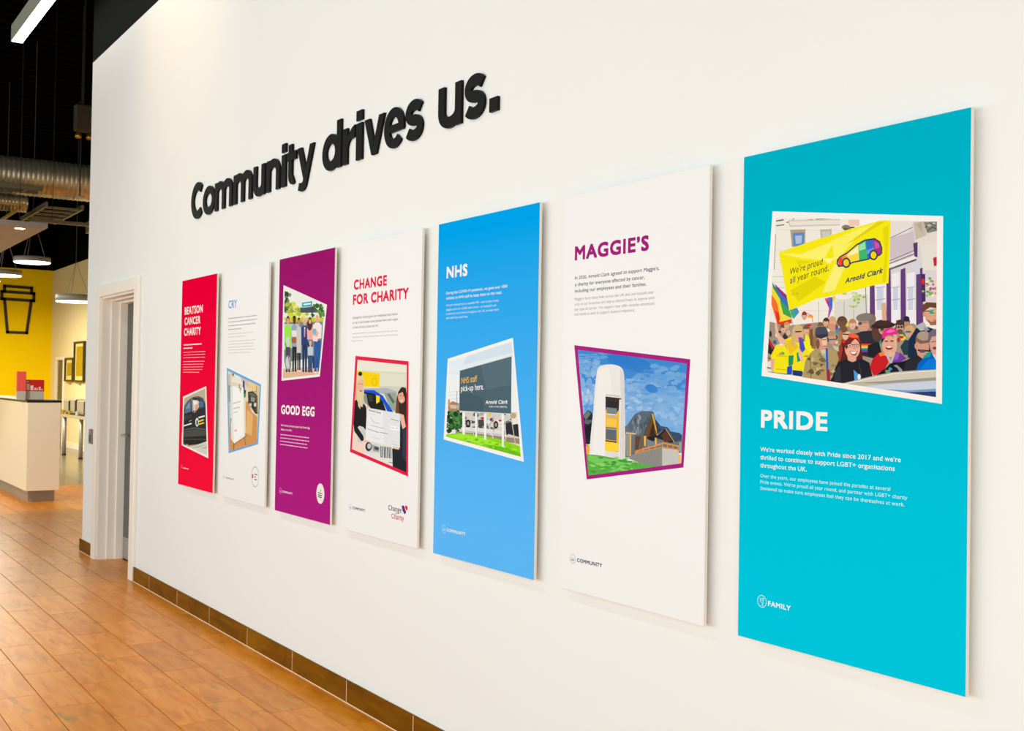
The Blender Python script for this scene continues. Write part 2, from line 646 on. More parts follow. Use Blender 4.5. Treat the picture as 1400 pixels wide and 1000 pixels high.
def glyph(ch, W):
    b = MB()
    b.k = 0
    if ch == 'C':
        arc(b, W * .54, .11, W * .54, .115, SW, 47, 313, .05, 36)
    elif ch == 'o':
        b.strip(ell(W / 2, X / 2, W / 2, X / 2 + .004, 0, 360, 40)[:-1], ell(W / 2, X / 2, W / 2 - SW, X / 2 - .041, 0, 360, 40)[:-1], nf(b), .012, True)
    elif ch in 'nm':
        k = 1 if ch == 'n' else 2
        span = (W - SW) / k
        rect(b, 0, SW, 0, X)
        for i in range(k):
            x0 = i * span
            rz = .068
            arc(b, x0 + span / 2 + SW / 2, X + .003 - rz, span / 2 + SW / 2, rz, SW, 0, 180, .045)
            rect(b, x0 + span, x0 + span + SW, 0, X + .003 - rz)
    elif ch == 'u':
        rect(b, W - SW, W, 0, X)
        arc(b, W / 2, .065, W / 2, .068, SW, 180, 360, .045)
        rect(b, 0, SW, .065, X)
    elif ch == 'i':
        rect(b, 0, W, 0, X)
        rect(b, 0, W, .181, .226)
    elif ch == 't':
        rect(b, .022, .022 + SW, .052, .207)
        rect(b, 0, W - .008, X - .044, X)
        arc(b, .022 + .054, .052, .054, .055, SW, 180, 300, .043, 14)
    elif ch == 'y':
        poly(b, (0, X), (SW + .004, X), (W * .5 + .026, .012), (W * .5 - .022, 0))
        poly(b, (W - SW - .002, X), (W, X), (W * .5 + .026, .0), (W * .5 - .018, .006))
        poly(b, (W * .5 - .022, .012), (W * .5 + .03, .012), (W * .5 + .008, -.036), (W * .5 - .016, -.052), (W * .5 - .05, -.056), (.016, -.048), (.028, -.01), (W * .5 - .045, -.014), (W * .5 - .028, -.008))
    elif ch == 'd':
        rect(b, W - SW, W, 0, .226)
        b.strip(ell(W * .46, X / 2, W * .46, X / 2 + .004, 0, 360, 40)[:-1], ell(W * .46, X / 2, W * .46 - SW, X / 2 - .041, 0, 360, 40)[:-1], nf(b), .012, True)
    elif ch == 'r':
        rect(b, 0, SW, 0, X)
        poly(b, (SW - .01, .05), (SW, .074), (SW + .012, .098), (SW + .03, .11), (W, .114), (W, X + .003), (SW + .05, X - .006), (SW + .02, X - .028), (SW - .01, X - .05))
    elif ch == 'v':
        poly(b, (0, X), (SW + .004, X), (W * .5 + .022, 0), (W * .5 - .024, 0))
        poly(b, (W - SW - .004, X), (W, X), (W * .5 + .024, 0), (W * .5 - .022, 0))
    elif ch == 'e':
        arc(b, W / 2, X / 2, W / 2, X / 2 + .004, SW, -8, 318, .04, 36)
        rect(b, SW * .7, W - .004, X / 2 - .018, X / 2 + .014)
    elif ch == 's':
        bb = (X + .006 - .045) / 4
        P = ell(W / 2 + .004, X + .002 - .0225 - bb, W / 2 - .024, bb, 28, 262, 18) + ell(W / 2 - .004, -.002 + .0225 + bb, W / 2 - .024, bb, 82, -152, 18)
        stroke(b, P, .045)
    elif ch == '.':
        rect(b, 0, W, 0, .052)
    return b


ordn = {}
SPEC = [('C', .118, .345, 'Community'), ('o', .350, .566, 'Community'), ('m', .573, .876, 'Community'), ('m', .900, 1.196, 'Community'), ('u', 1.221, 1.390, 'Community'), ('n', 1.421, 1.604, 'Community'), ('i', 1.633, 1.690, 'Community'), ('t', 1.705, 1.835, 'Community'), ('y', 1.845, 2.053, 'Community'),
        ('d', 2.157, 2.370, 'drives'), ('r', 2.392, 2.517, 'drives'), ('i', 2.534, 2.596, 'drives'), ('v', 2.620, 2.817, 'drives'), ('e', 2.817, 3.000, 'drives'), ('s', 3.010, 3.168, 'drives'), ('u', 3.296, 3.476, 'us'), ('s', 3.496, 3.652, 'us'), ('.', 3.683, 3.740, 'us')]
mcount = 0
for ch, x0, x1, word in SPEC:
    if ch == 'm':
        mcount += 1
    nm = {'m': ('first ' if mcount == 1 else 'second ') + 'letter m', '.': 'full stop'}.get(ch, ('capital letter ' if ch == 'C' else 'letter ') + ch)
    lab = 'black raised %s %s word %s on the white wall' % (nm, 'ending the sentence after the' if ch == '.' else 'in the', word)
    o = glyph(ch, x1 - x0).build('raised_full_stop' if ch == '.' else 'raised_letter', M_LETTER)
    o.location = (x0, .018, 2.470)
    tag(o, lab, 'letter', 'raised black letters of the wall slogan')

# ================================================================== BOARDS
# Artwork printed on the boards.  Each sheet is drawn in its own measured sheet
# coordinates (origin, scale); SHEET maps them onto the flat front of the boards in metres.
SHEET = np.array([[0.02863358724, 0.0006168407007, -7.320811333], [0.004924010971, -0.008559441205, 5.931670889], [0.003285818557, 9.126113852e-05, 1.0]])
BX = [(.0285, .7045), (.829, 1.537), (1.680, 2.370), (2.507, 3.2175), (3.349, 4.054), (4.195, 4.8965), (5.0285, 5.728)]
rnd = np.random.RandomState(5)
TXT, ART, LOGO = {}, {}, {}


def CR(ox, oy, s):
    return lambda x, y: (ox + x / s, oy + y / s)


def bp(q):
    v = SHEET @ (q[0], q[1], 1)
    return (v[0] / v[2], v[1] / v[2])


def text(b, part, s, cr, A, B, cap, col, bold=0):
    a, e, t = bp(cr(*A)), bp(cr(*B)), bp(cr(A[0], A[1] - cap))
    TXT.setdefault(b, []).append([part, s, a[0], e[0], (a[1] + e[1]) / 2, t[1] - a[1], col, bold])


def bars(b, lines, cr, hpx, col):
    """lines too small to read: runs of short strokes"""
    out = []
    for (x0, y0, x1, y1) in lines:
        a, e = bp(cr(x0, y0)), bp(cr(x1, y1))
        z = (a[1] + e[1]) / 2
        t = abs(bp(cr(x0, y0 - hpx / 2))[1] - bp(cr(x0, y0 + hpx / 2))[1])
        out.append([a[0], e[0], z - t / 2, t])
    TXT.setdefault(b, []).append(['greek', out, col])


def clip(poly, win):
    out = poly
    n = len(win)
    area_ = sum(win[i][0] * win[(i + 1) % n][1] - win[(i + 1) % n][0] * win[i][1] for i in range(n))
    sg = 1 if area_ > 0 else -1
    for i in range(n):
        a, b = win[i], win[(i + 1) % n]
        inp, out = out, []
        if not inp:
            return []
        for j in range(len(inp)):
            p, q = inp[j - 1], inp[j]
            sp_ = sg * ((b[0] - a[0]) * (p[1] - a[1]) - (b[1] - a[1]) * (p[0] - a[0]))
            sq = sg * ((b[0] - a[0]) * (q[1] - a[1]) - (b[1] - a[1]) * (q[0] - a[0]))
            if (sp_ >= 0) != (sq >= 0):
                t = sp_ / (sp_ - sq)
                out.append((p[0] + t * (q[0] - p[0]), p[1] + t * (q[1] - p[1])))
            if sq >= 0:
                out.append(q)
    return out


class Photo:
    def __init__(s, b, cr, outer, inner, bcol):
        s.cr, s.win, s.items, s.txt = cr, inner, [], []
        s.outer = [bp(cr(*q)) for q in outer]
        s.inner = [bp(cr(*q)) for q in inner]
        s.bcol = bcol
        ART[b] = s

    def p(s, col, *pts):
        pts = clip(list(pts), s.win)
        if len(pts) >= 3:
            s.items.append((col, [bp(s.cr(*q)) for q in pts]))

    def e(s, col, cx, cy, rx, ry, rot=0, n=16):
        r = math.radians(rot)
        pts = []
        for i in range(n):
            a = 2 * math.pi * i / n
            x, y = rx * math.cos(a), ry * math.sin(a)
            pts.append((cx + x * math.cos(r) - y * math.sin(r), cy + x * math.sin(r) + y * math.cos(r)))
        s.p(col, *pts)

    def l(s, col, w, *pts):
        for (x0, y0), (x1, y1) in zip(pts, pts[1:]):
            d = math.hypot(x1 - x0, y1 - y0) or 1
            nx, ny = -(y1 - y0) / d * w / 2, (x1 - x0) / d * w / 2
            ex, ey = (x1 - x0) / d * w * .3, (y1 - y0) / d * w * .3
            s.p(col, (x0 - ex + nx, y0 - ey + ny), (x1 + ex + nx, y1 + ey + ny), (x1 + ex - nx, y1 + ey - ny), (x0 - ex - nx, y0 - ey - ny))

    def blob(s, col, cx, cy, rx, ry, n=11, j=.25):
        pts = []
        for i in range(n):
            a = 2 * math.pi * i / n
            k = 1 + j * (rnd.rand() - .5) * 2
            pts.append((cx + rx * k * math.cos(a), cy + ry * k * math.sin(a)))
        s.p(col, *pts)

    def t(s, st, A, B, cap, col, bold=0, slant=0):
        a, e, t = bp(s.cr(*A)), bp(s.cr(*B)), bp(s.cr(A[0], A[1] - cap))
        s.txt.append([st, a[0], a[1], e[0], e[1], t[1] - a[1], col, bold, slant])


W_=(244, 241, 238)
# ---------- headings and text
c=CR(245,400,8.333)
text(0,'heading','BEATSON',c,(62,257),(268,228),86,W_,2); text(0,'heading','CANCER',c,(60,375),(240,352),84,W_,2); text(0,'heading','CHARITY',c,(55,497),(245,477),84,W_,2)
bars(0,[(52,602,258,584),(50,640,152,630)],c,13,W_)
bars(0,[(50,685,298,672),(50,715,295,704),(48,748,295,737),(47,790,290,783),(46,822,276,815),(45,852,270,846),(45,882,262,878),(43,912,228,908)],c,7,(244, 185, 198))
c=CR(305,400,11.11)
text(1,'heading','CRY',c,(82,243),(208,232),118,(0,140,215),1)
bars(1,[(80,398,515,350),(80,455,515,405),(80,512,490,468),(80,570,280,545)],c,11,(150,152,152))
bars(1,[(80,635,455,605),(80,682,345,660),(80,748,490,717),(80,792,465,768),(80,835,460,815),(80,880,490,856),(80,925,405,907)],c,7,(185,187,187))
c=CR(378,545,12.5)
text(2,'heading','GOOD EGG',c,(80,268),(648,308),155,W_,3)
text(2,'body_text',"We've been proudly supporting Good Egg",c,(75,472),(567,522),30,W_,1); text(2,'body_text',"Safety since 2001.",c,(75,545),(268,562),30,W_,1)
bars(2,[(68,615,560,678),(65,672,560,735),(63,728,520,790),(62,783,530,850)],c,15,(230, 191, 216))
c=CR(465,300,4.544)
text(3,'heading','CHANGE',c,(85,440),(290,411),62,(225,0,62),3); text(3,'heading','FOR CHARITY',c,(80,533),(425,494),64,(225,0,62),3)
c=CR(475,420,15.56); g=(92,96,98)
text(3,'body_text','Change for Charity gives our employees the chance',c,(110,258),(1065,165),46,g,0); text(3,'body_text','to opt in and donate some pennies from their wages',c,(110,362),(1072,275),46,g,0); text(3,'body_text','to local charities across the UK.',c,(110,460),(655,415),46,g,0)
bars(3,[(105,570,1065,505),(105,650,1070,588),(100,730,322,705)],c,14,(190,193,193))
c=CR(585,260,5)
text(4,'heading','NHS',c,(128,605),(270,586),80,W_,3)
c=CR(595,380,12.727)
text(4,'body_text','During the COVID-19 pandemic, we gave over 1000',c,(190,292),(1255,168),46,W_,1); text(4,'body_text','vehicles to NHS staff to keep them on the road.',c,(190,383),(1160,278),46,W_,1)
for s_,y0,x1,y1 in [('We also donated all our available PPE - such as face masks,',498,1110,412),('goggles and over 20,000 seat covers - to hospitals and',575,1060,495),('community care homes throughout the UK, to keep them',645,1105,573),('safe while they saved lives.',720,572,692)]:
    text(4,'body_text',s_,c,(190,y0),(x1,y1),36,(220, 238, 250),0)
c=CR(750,210,3.848)
text(5,'heading',"MAGGIE\u2019S",c,(138,562),(527,512),74,(160,18,122),3)
c=CR(775,360,10.37); g=(66,70,84)
text(5,'body_text',"In 2020, Arnold Clark agreed to support Maggie's,",c,(115,230),(1310,100),45,g,1)
text(5,'body_text','a charity for everyone affected by cancer,',c,(115,325),(1100,228),45,g,1)
text(5,'body_text','including our employees and their families.',c,(115,415),(1125,325),45,g,1)
g=(150,154,160)
for s_,y0,x1,y1 in [("Maggie's have many hubs across the UK that are located near",527,1235,433),('a lot of our branches and help is offered freely to anyone with',600,1240,514),('any type of cancer. The support they offer includes emotional',672,1240,593),('and social as well as support beyond treatment.',743,965,686)]:
    text(5,'body_text',s_,c,(110,y0),(x1,y1),36,g,0)
c=CR(1000,540,4)
text(6,'heading','PRIDE',c,(162,180),(525,199),97,W_,3)
c=CR(1030,600,6.364)
for s_,y0,x1,y1,cap,bd in [("We're worked closely with Pride since 2017 and we're",112,1282,203,36,1),('thrilled to continue to support LGBT+ organisations',183,1230,278,36,1),('throughout the UK.',250,465,286,36,1),
  ('Over the years, our employees have joined the parades at several',340,1192,450,28,0),("Pride events. We're proud all year round, and partner with LGBT+ charity",393,1340,527,28,0),('Stonewall to make sure employees feel they can be themselves at work.',447,1315,588,28,0)]:
    text(6,'body_text',s_,c,(60,y0),(x1,y1),cap,W_ if bd else (212, 243, 248),bd)
# small corner logos: ring centre, radii (world) + word
def logo(b,cr,cx,cy,rx,ry,word,A,B,cap,col,ringcol):
    q=bp(cr(cx,cy)); r=abs(bp(cr(cx,cy-ry))[1]-q[1])
    LOGO[b]=dict(c=q,r=r,ring=ringcol,col=col)
    text(b,'logo_word',word,cr,A,B,cap,col,2)
logo(0,CR(240,500,5),41,692,6,15,'COMMUNITY',(50,706),(90,712),9,W_,(247, 160, 180))
logo(1,CR(300,630,20),120,440,30,62,'COMMUNITY',(165,497),(400,530),38,(70,72,72),(190,192,192))
logo(2,CR(375,655,18.67),155,305,30,80,'COMMUNITY',(198,350),(468,405),50,W_,(233, 168, 204))
logo(3,CR(470,670,14),125,330,28,62,'COMMUNITY',(167,372),(410,420),50,(55,57,60),(185,187,187))
logo(4,CR(598,710,31.1),285,430,95,170,'COMMUNITY',(400,550),(1190,690),130,W_,(196, 228, 251))
logo(5,CR(775,750,25.45),205,370,115,165,'COMMUNITY',(355,490),(1225,655),130,(52,54,60),(175,178,178))
logo(6,CR(1030,805,23.33),275,410,155,200,'FAMILY',(470,560),(1190,712),160,W_,(201, 241, 247))
# ---------- PRIDE photo, crop coords of (1035,280) scale 5.283; B() rows are +686.8
c=CR(1035,280,5.283); D=686.8
P=Photo(6,c,[(112,48),(1345,82),(1336,753+D),(33,550+D)],[(138,92),(1300,122),(1293,704+D),(70,522+D)],(242, 239, 235))
P.p((234,231,222),(60,80),(1310,80),(1310,1400),(60,1400))
for x0,x1,y in [(140,960,180),(140,960,330),(130,960,420),(110,800,560),(100,800,640),(95,800,760)]: P.l((214,210,198),3,(x0,y),(x1,y+12))
P.l((120,100,70),7,(215,128),(400,108)); P.l((150,135,105),5,(230,130),(270,100)); P.l((150,130,95),6,(425,105),(590,98)); P.l((90,95,95),9,(140,118),(190,110)); P.l((120,120,105),8,(140,152),(195,145))
P.p((205,198,182),(225,112),(600,104),(600,150),(235,160)); P.p((228,225,215),(235,120),(600,112),(600,140),(240,150))
P.p((176,160,125),(240,182),(350,178),(348,300),(252,305)); P.p((96,134,196),(258,205),(342,200),(338,292),(262,300)); P.p((170,190,218),(275,225),(325,222),(322,280),(280,284))
P.p((190,178,150),(455,180),(540,176),(538,240),(462,245)); P.p((190,202,208),(468,195),(528,192),(526,232),(472,236))
P.blob((130,125,100),650,165,35,22); P.blob((90,90,75),640,175,20,8); P.blob((60,58,50),690,165,18,6); P.p((236,200,180),(660,110),(745,105),(740,150),(668,158)); P.p((245,242,236),(740,105),(900,108),(860,130),(740,160))
P.l((120,120,120),4,(136,215),(125,470)); P.l((170,168,160),3,(105,520),(210,520)); P.l((170,168,160),3,(110,600),(210,600)); P.l((185,180,170),3,(450,650),(640,700)); P.l((150,150,150),3,(450,850),(620,850)); P.l((150,150,150),3,(446,700),(446,880))
P.p((214,208,212),(960,120),(1300,120),(1300,760),(960,760))
P.p((226,221,216),(965,118),(1130,118),(1100,200),(965,235)); P.l((120,108,125),5,(965,240),(1120,165)); P.p((202,190,200),(965,245),(1130,190),(1150,330),(962,410))
P.l((110,100,110),5,(960,405),(1140,330)); P.l((140,130,140),9,(960,425),(1150,350)); P.p((235,232,228),(960,430),(1150,368),(1150,385),(960,455)); P.l((88,70,95),6,(960,462),(1150,395))
P.p((196,184,166),(1130,130),(1215,120),(1225,250),(1150,275)); P.p((170,166,150),(1150,140),(1190,125),(1195,200)); P.p((222,216,204),(1140,255),(1300,190),(1300,270),(1200,300),(1160,300))
P.p((128,130,120),(1205,125),(1300,122),(1300,190),(1230,205)); P.l((60,60,56),6,(1215,165),(1250,135),(1290,150)); P.l((70,70,62),6,(1230,190),(1270,160),(1298,178)); P.blob((185,182,168),1245,150,14,10); P.blob((185,182,168),1280,135,12,8)
P.p((88,56,108),(1128,280),(1160,270),(1160,380),(1138,375)); P.p((224,220,212),(1180,300),(1300,270),(1300,480),(1200,470)); P.p((188,40,58),(1272,385),(1300,375),(1300,440),(1278,445))
P.l((70,60,78),6,(960,470),(1150,400))
for x,w_ in [(815,34),(935,30),(1038,34),(1150,46)]: P.p((98,62,122),(x,470+(0 if x>900 else 110)),(x+w_,455+(0 if x>900 else 110)),(x+w_+6,920),(x,920))
for x,w_ in [(858,66),(975,55),(1082,58)]: P.p((232,232,238),(x,500+(0 if x>900 else 90)),(x+w_,485+(0 if x>900 else 90)),(x+w_,900),(x,900)); P.p((198,206,224),(x+8,600),(x+w_-10,590),(x+w_-14,760),(x+10,760)); P.l((140,120,160),4,(x,690),(x+w_,680)); P.l((150,140,160),4,(x,600),(x+w_,592))
P.p((205,210,228),(1140,430),(1175,425),(1178,500),(1145,505)); P.p((70,45,95),(1185,500),(1215,500),(1218,700),(1190,705))
for i in range(26):
    P.blob([(120,170,70),(215,70,140),(150,190,90),(90,140,60),(235,120,90),(240,236,225)][i%6],1255+rnd.randn()*26,590+rnd.rand()*130-60,10,9)
P.e((225,40,40),1200,555,12,22)
for i in range(16): P.blob([(150,190,80),(180,205,110),(200,215,150)][i%3],725+rnd.randn()*28,670+rnd.randn()*35,14,10)
P.p((215,214,205),(560,700),(800,650),(800,900),(560,900)); P.l((160,158,150),4,(630,700),(630,880)); P.l((160,158,150),4,(700,760),(700,880)); P.l((120,115,120),5,(785,600),(790,800))
for i in range(10): P.blob([(150,190,80),(185,208,120)][i%2],715+rnd.randn()*25,700+rnd.randn()*28,12,9)
# left flag behind banner
P.p((40,150,90),(110,560),(150,620),(235,800),(190,760),(120,640)); P.p((235,215,50),(108,590),(140,640),(235,790),(250,850),(150,870),(105,700))
P.p((240,110,40),(105,650),(135,690),(175,780),(150,D+190),(105,720)); P.p((225,50,35),(130,760),(175,800),(160,D+160),(248,D+140),(252,D+170),(150,D+190)); P.p((240,215,70),(150,720),(235,760),(245,D+140),(170,D+160))
P.p((60,160,80),(165,690),(225,720),(250,820),(190,790)); P.p((60,110,200),(130,590),(215,660),(235,760),(170,690)); P.p((140,50,130),(125,570),(215,655),(215,690),(150,620)); P.p((70,140,200),(235,760),(290,D+58),(305,D+90),(265,D+140)); P.p((60,170,130),(240,D+80),(270,D+70),(280,D+120),(255,D+130))
P.p((228,60,140),(488,680),(540,668),(545,D+60),(508,D+150),(520,D+60)); P.p((60,110,205),(515,672),(548,668),(545,D+50),(518,D+140),(528,D+50)); P.p((245,200,40),(545,660),(568,665),(560,D+15),(548,D+10)); P.p((150,60,150),(500,690),(522,700),(528,D+70),(512,D+40))
# yellow banner
Yb=(240,230,15)
P.p(Yb,(155,345),(400,262),(700,168),(890,115),(965,115),(958,380),(950,568),(872,576),(600,645),(430,680),(300,738),(233,765),(200,580),(180,450))
P.p((246,240,110),(160,352),(320,355),(560,260),(480,400),(340,390)); P.p((245,238,95),(540,260),(700,185),(860,135),(700,260),(560,420)); P.p((222,208,10),(870,125),(930,120),(700,260),(640,290)); P.p((226,214,8),(905,170),(950,150),(945,330),(930,560),(905,560),(925,330)); P.p((244,238,120),(560,430),(640,440),(560,620),(470,640),(520,520)); P.p((222,212,6),(240,620),(420,520),(500,560),(300,700)); P.p((250,246,150),(480,390),(560,385),(520,430)); P.p((226,216,10),(280,400),(420,410),(300,440))
nv=(46,66,92)
# car: rainbow stripes then outline
body=[(582,400),(600,378),(655,345),(720,290),(780,256),(850,246),(885,268),(900,310),(900,350),(885,365),(840,375),(800,395),(700,415),(640,440),(590,446),(580,425)]
P.p((236,70,55),(585,400),(612,375),(625,440),(592,446)); P.p((240,150,50),(612,375),(655,345),(660,430),(625,440)); P.p((248,215,60),(655,345),(735,285),(740,408),(660,428)); P.p((60,180,110),(735,285),(786,258),(800,392),(738,405)); P.p((50,110,205),(786,256),(838,248),(850,380),(798,394)); P.p((165,45,145),(838,247),(885,268),(900,320),(896,355),(850,376))
P.p((245,240,190),(640,372),(700,325),(728,302),(732,345),(660,372)); P.p((150,225,170),(738,295),(780,268),(785,318),(740,335)); P.p((100,150,225),(790,330),(842,310),(846,340),(795,360)); P.p((190,90,170),(848,262),(880,280),(886,310),(852,320))
P.l(nv,10,*body,body[0])
for q in [(645,420),(842,364)]: P.e(nv,*q,32,38); P.e((240,205,30),*q,21,26)
# crowd (rows given +D)
def head(x,y,rx,ry,skin,hair,hairh=.45,shades=None,rot=0):
    P.e(hair,x,y+D-ry*.25,rx*1.16,ry*1.05,rot); P.e(skin,x,y+D+ry*.12,rx*.92,ry*.9,rot)
    P.e(hair,x,y+D-ry*.72,rx*1.0,ry*hairh,rot)
    if shades: P.e(shades,x-rx*.36,y+D-ry*.05,rx*.34,ry*.17); P.e(shades,x+rx*.42,y+D-ry*.08,rx*.34,ry*.17); P.l(shades,3,(x-rx*.9,y+D-ry*.1),(x+rx*.9,y+D-ry*.14))
    P.e((150,80,75),x+rx*.05,y+D+ry*.52,rx*.3,ry*.07)
sk=(222,170,140); sk2=(205,150,120)
P.p((158,142,126),(70,150+D),(200,190+D),(560,150+D),(860,220+D),(1130,170+D),(1300,300+D),(1300,560+D),(80,540+D))
for i in range(110):
    x=90+rnd.rand()*1010; y=165+rnd.rand()*150+ (60 if x<450 else 0); P.blob([(215,175,150),(60,50,55),(170,130,95),(225,220,60),(235,230,225),(70,90,140),(190,60,60),(120,85,60),(40,40,48),(235,200,180),(60,140,120)][i%11],x,y+D,9+rnd.rand()*12,9+rnd.rand()*14)
P.p((40,40,48),(75,290+D),(90,285+D),(128,350+D),(105,400+D),(72,380+D)); P.p((190,40,45),(78,290+D),(100,300+D),(125,345+D),(110,360+D)); P.p((225,222,215),(75,450+D),(120,430+D),(125,520+D),(72,520+D)); P.l((30,30,34),8,(72,490+D),(120,500+D)); P.l((150,30,36),8,(75,420+D),(110,430+D))
for a in [(190,212,20,28,sk,(110,75,55)),(216,190,18,24,sk,(190,150,100)),(357,222,22,32,sk,(120,85,60)),(342,120,17,28,sk,(150,60,50)),(545,165,24,36,sk,(205,165,120)),(500,165,20,28,sk,(70,50,40)),(690,180,24,34,(228,180,160),(190,130,90)),(540,215,26,34,sk2,(200,150,110)),(615,165,32,36,(110,80,62),(96,68,52)),(830,150,26,36,(150,110,80),(150,105,60)),(460,200,20,30,sk,(120,90,60))]:
    head(*a)
P.e((50,150,170),582,222+D,16,26); P.e((130,60,150),575,205+D,10,14)
P.e((240,236,226),500,222+D,28,12); P.e((245,160,60),385,120+D,20,12); P.l((240,120,60),5,(360,95+D),(400,120+D),(402,160+D)); P.blob((200,40,50),375,185+D,16,10)
# raised arms / yellow shirts
P.p((228,180,155),(128,175+D),(142,170+D),(160,250+D),(210,300+D),(200,330+D),(160,310+D),(135,240+D))
P.p((238,226,20),(100,405+D),(130,345+D),(200,325+D),(228,380+D),(232,535+D),(125,525+D)); P.p((205,195,15),(140,400+D),(220,405+D),(218,412+D),(140,408+D)); P.e((110,170,90),185,388+D,16,12); P.e((240,130,50),168,392+D,9,9); P.l((190,178,10),5,(140,500+D),(220,510+D)); P.p((222,172,145),(100,425+D),(128,430+D),(118,520+D),(100,505+D))
P.p((238,224,22),(200,290+D),(260,262+D),(375,318+D),(385,400+D),(340,525+D),(258,512+D),(240,430+D)); P.p((236,190,30),(205,300+D),(255,285+D),(300,340+D),(240,400+D))
P.p((240,232,40),(350,250+D),(400,300+D),(420,360+D),(380,390+D),(345,330+D))
P.e((206,178,120),296,245+D,42,68); P.e(sk,298,240+D,24,34); P.l((50,45,45),9,(278,232+D),(318,230+D)); P.e((206,178,120),296,205+D,34,20); P.p((206,178,120),(255,220+D),(275,230+D),(272,330+D),(245,330+D)); P.e((235,150,110),300,262+D,8,4)
P.p((70,80,190),(305,290+D),(330,280+D),(350,360+D),(325,385+D),(308,350+D)); P.p((130,60,170),(300,270+D),(330,275+D),(325,300+D),(302,305+D)); P.p((40,150,100),(286,385+D),(312,372+D),(318,440+D),(292,452+D)); P.p((30,150,90),(228,405+D),(266,400+D),(260,470+D),(228,478+D)); P.p((30,80,190),(218,485+D),(255,475+D),(250,540+D),(216,540+D)); P.p((235,185,160),(300,330+D),(318,380+D),(340,440+D),(320,450+D),(300,400+D))
P.p((30,55,110),(258,508+D),(330,516+D),(326,556+D),(260,546+D)); P.l((150,150,155),4,(240,70+D),(262,200+D))
P.p((150,110,75),(370,240+D),(420,200+D),(435,260+D),(420,360+D),(395,350+D)); P.e((175,135,95),400,230+D,26,36); P.p((120,85,60),(380,215+D),(402,210+D),(408,340+D),(385,330+D))
# right-back people
P.e((120,112,105),790,150+D,60,55); P.e((205,155,130),770,185+D,42,52); P.e((130,122,116),775,128+D,60,30,-6); P.l((110,100,100),5,(735,170+D),(800,165+D)); P.e((90,80,80),745,172+D,14,12)
P.p((46,47,56),(715,245+D),(760,228+D),(850,222+D),(870,260+D),(870,430+D),(740,400+D))
for i,cc in enumerate([(232,50,60),(240,140,50),(242,215,60),(60,170,90),(60,90,200),(130,60,160)]): P.p(cc,(735,318+i*10+D),(848,318+i*10+D),(848,328.5+i*10+D),(735,328.5+i*10+D))
P.p((34,34,40),(800,330+D),(880,300+D),(900,380+D),(850,420+D),(800,400+D))
P.e((90,60,52),870,240+D,42,65); P.e((200,155,135),918,212+D,40,44); P.e((56,40,40),912,186+D,88,24,-4); P.e((74,48,44),908,166+D,58,22,-4); P.p((70,46,42),(852,180+D),(860,155+D),(952,152+D),(966,182+D)); P.l((235,225,200),7,(900,15+D),(918,40+D)); P.p((215,170,140),(898,25+D),(930,20+D),(938,150+D),(905,150+D)); P.e((150,110,90),903,225+D,20,6); P.e((60,55,55),905,215+D,14,6)
head(1033,200,28,44,(200,155,130),(70,55,50),.4,(40,40,45)); P.e((110,80,65),1033,230+D,22,18); head(1082,168,20,32,(190,140,115),(50,40,40)); P.e((36,40,62),1080,138+D,22,20)
P.e((208,170,110),1102,225+D,38,42); P.e((205,160,135),1092,240+D,24,36); P.e((70,110,110),1092,232+D,24,7); P.p((42,62,78),(1035,340+D),(1070,290+D),(1140,300+D),(1120,400+D),(1060,400+D))
P.p((26,44,70),(1088,420+D),(1096,290+D),(1150,205+D),(1215,190+D),(1300,220+D),(1300,420+D)); P.p((178,180,180),(1145,190+D),(1205,160+D),(1240,215+D),(1180,225+D)); P.p((140,145,150),(1205,195+D),(1250,215+D),(1215,235+D))
P.p((216,160,132),(1205,80+D),(1300,60+D),(1300,175+D),(1262,182+D),(1220,150+D)); P.p((105,68,48),(1192,95+D),(1195,40+D),(1225,18+D),(1300,22+D),(1300,62+D),(1250,55+D),(1212,80+D),(1212,120+D)); P.e((205,150,120),1207,105+D,10,18); P.l((60,50,50),6,(1215,82+D),(1250,82+D)); P.e((40,160,150),1268,88+D,24,15); P.e((230,170,60),1285,85+D,14,9); P.p((150,100,72),(1225,140+D),(1260,160+D),(1300,150+D),(1300,182+D),(1255,186+D)); P.e((190,110,95),1285,148+D,14,4)
# woman, dark red hair, black tee
P.p((96,34,38),(572,460+D),(585,360+D),(610,290+D),(650,245+D),(712,245+D),(748,290+D),(758,380+D),(765,430+D),(640,460+D))
P.p((205,55,45),(610,300+D),(650,250+D),(690,243+D),(735,265+D),(745,310+D),(720,275+D),(660,275+D),(625,320+D)); P.e((245,95,50),700,262+D,36,16,12); P.p((150,60,50),(585,360+D),(610,310+D),(620,360+D),(600,450+D),(580,455+D))
P.e((226,172,146),690,352+D,56,74); P.p((120,42,40),(630,330+D),(650,280+D),(720,275+D),(690,300+D),(645,360+D)); P.l((50,40,45),4,(645,322+D),(735,328+D)); P.e((50,38,42),672,330+D,22,14); P.e((232,184,160),672,331+D,18,10.5); P.e((50,38,42),720,332+D,18,13); P.e((232,184,160),720,333+D,14.5,9.5); P.e((60,40,40),672,331+D,6,4); P.e((60,40,40),720,333+D,5,4)
P.p((160,70,70),(668,372+D),(728,372+D),(715,402+D),(690,405+D)); P.p((246,240,236),(674,375+D),(722,375+D),(708,392+D),(688,392+D)); P.e((205,140,115),702,352+D,9,6)
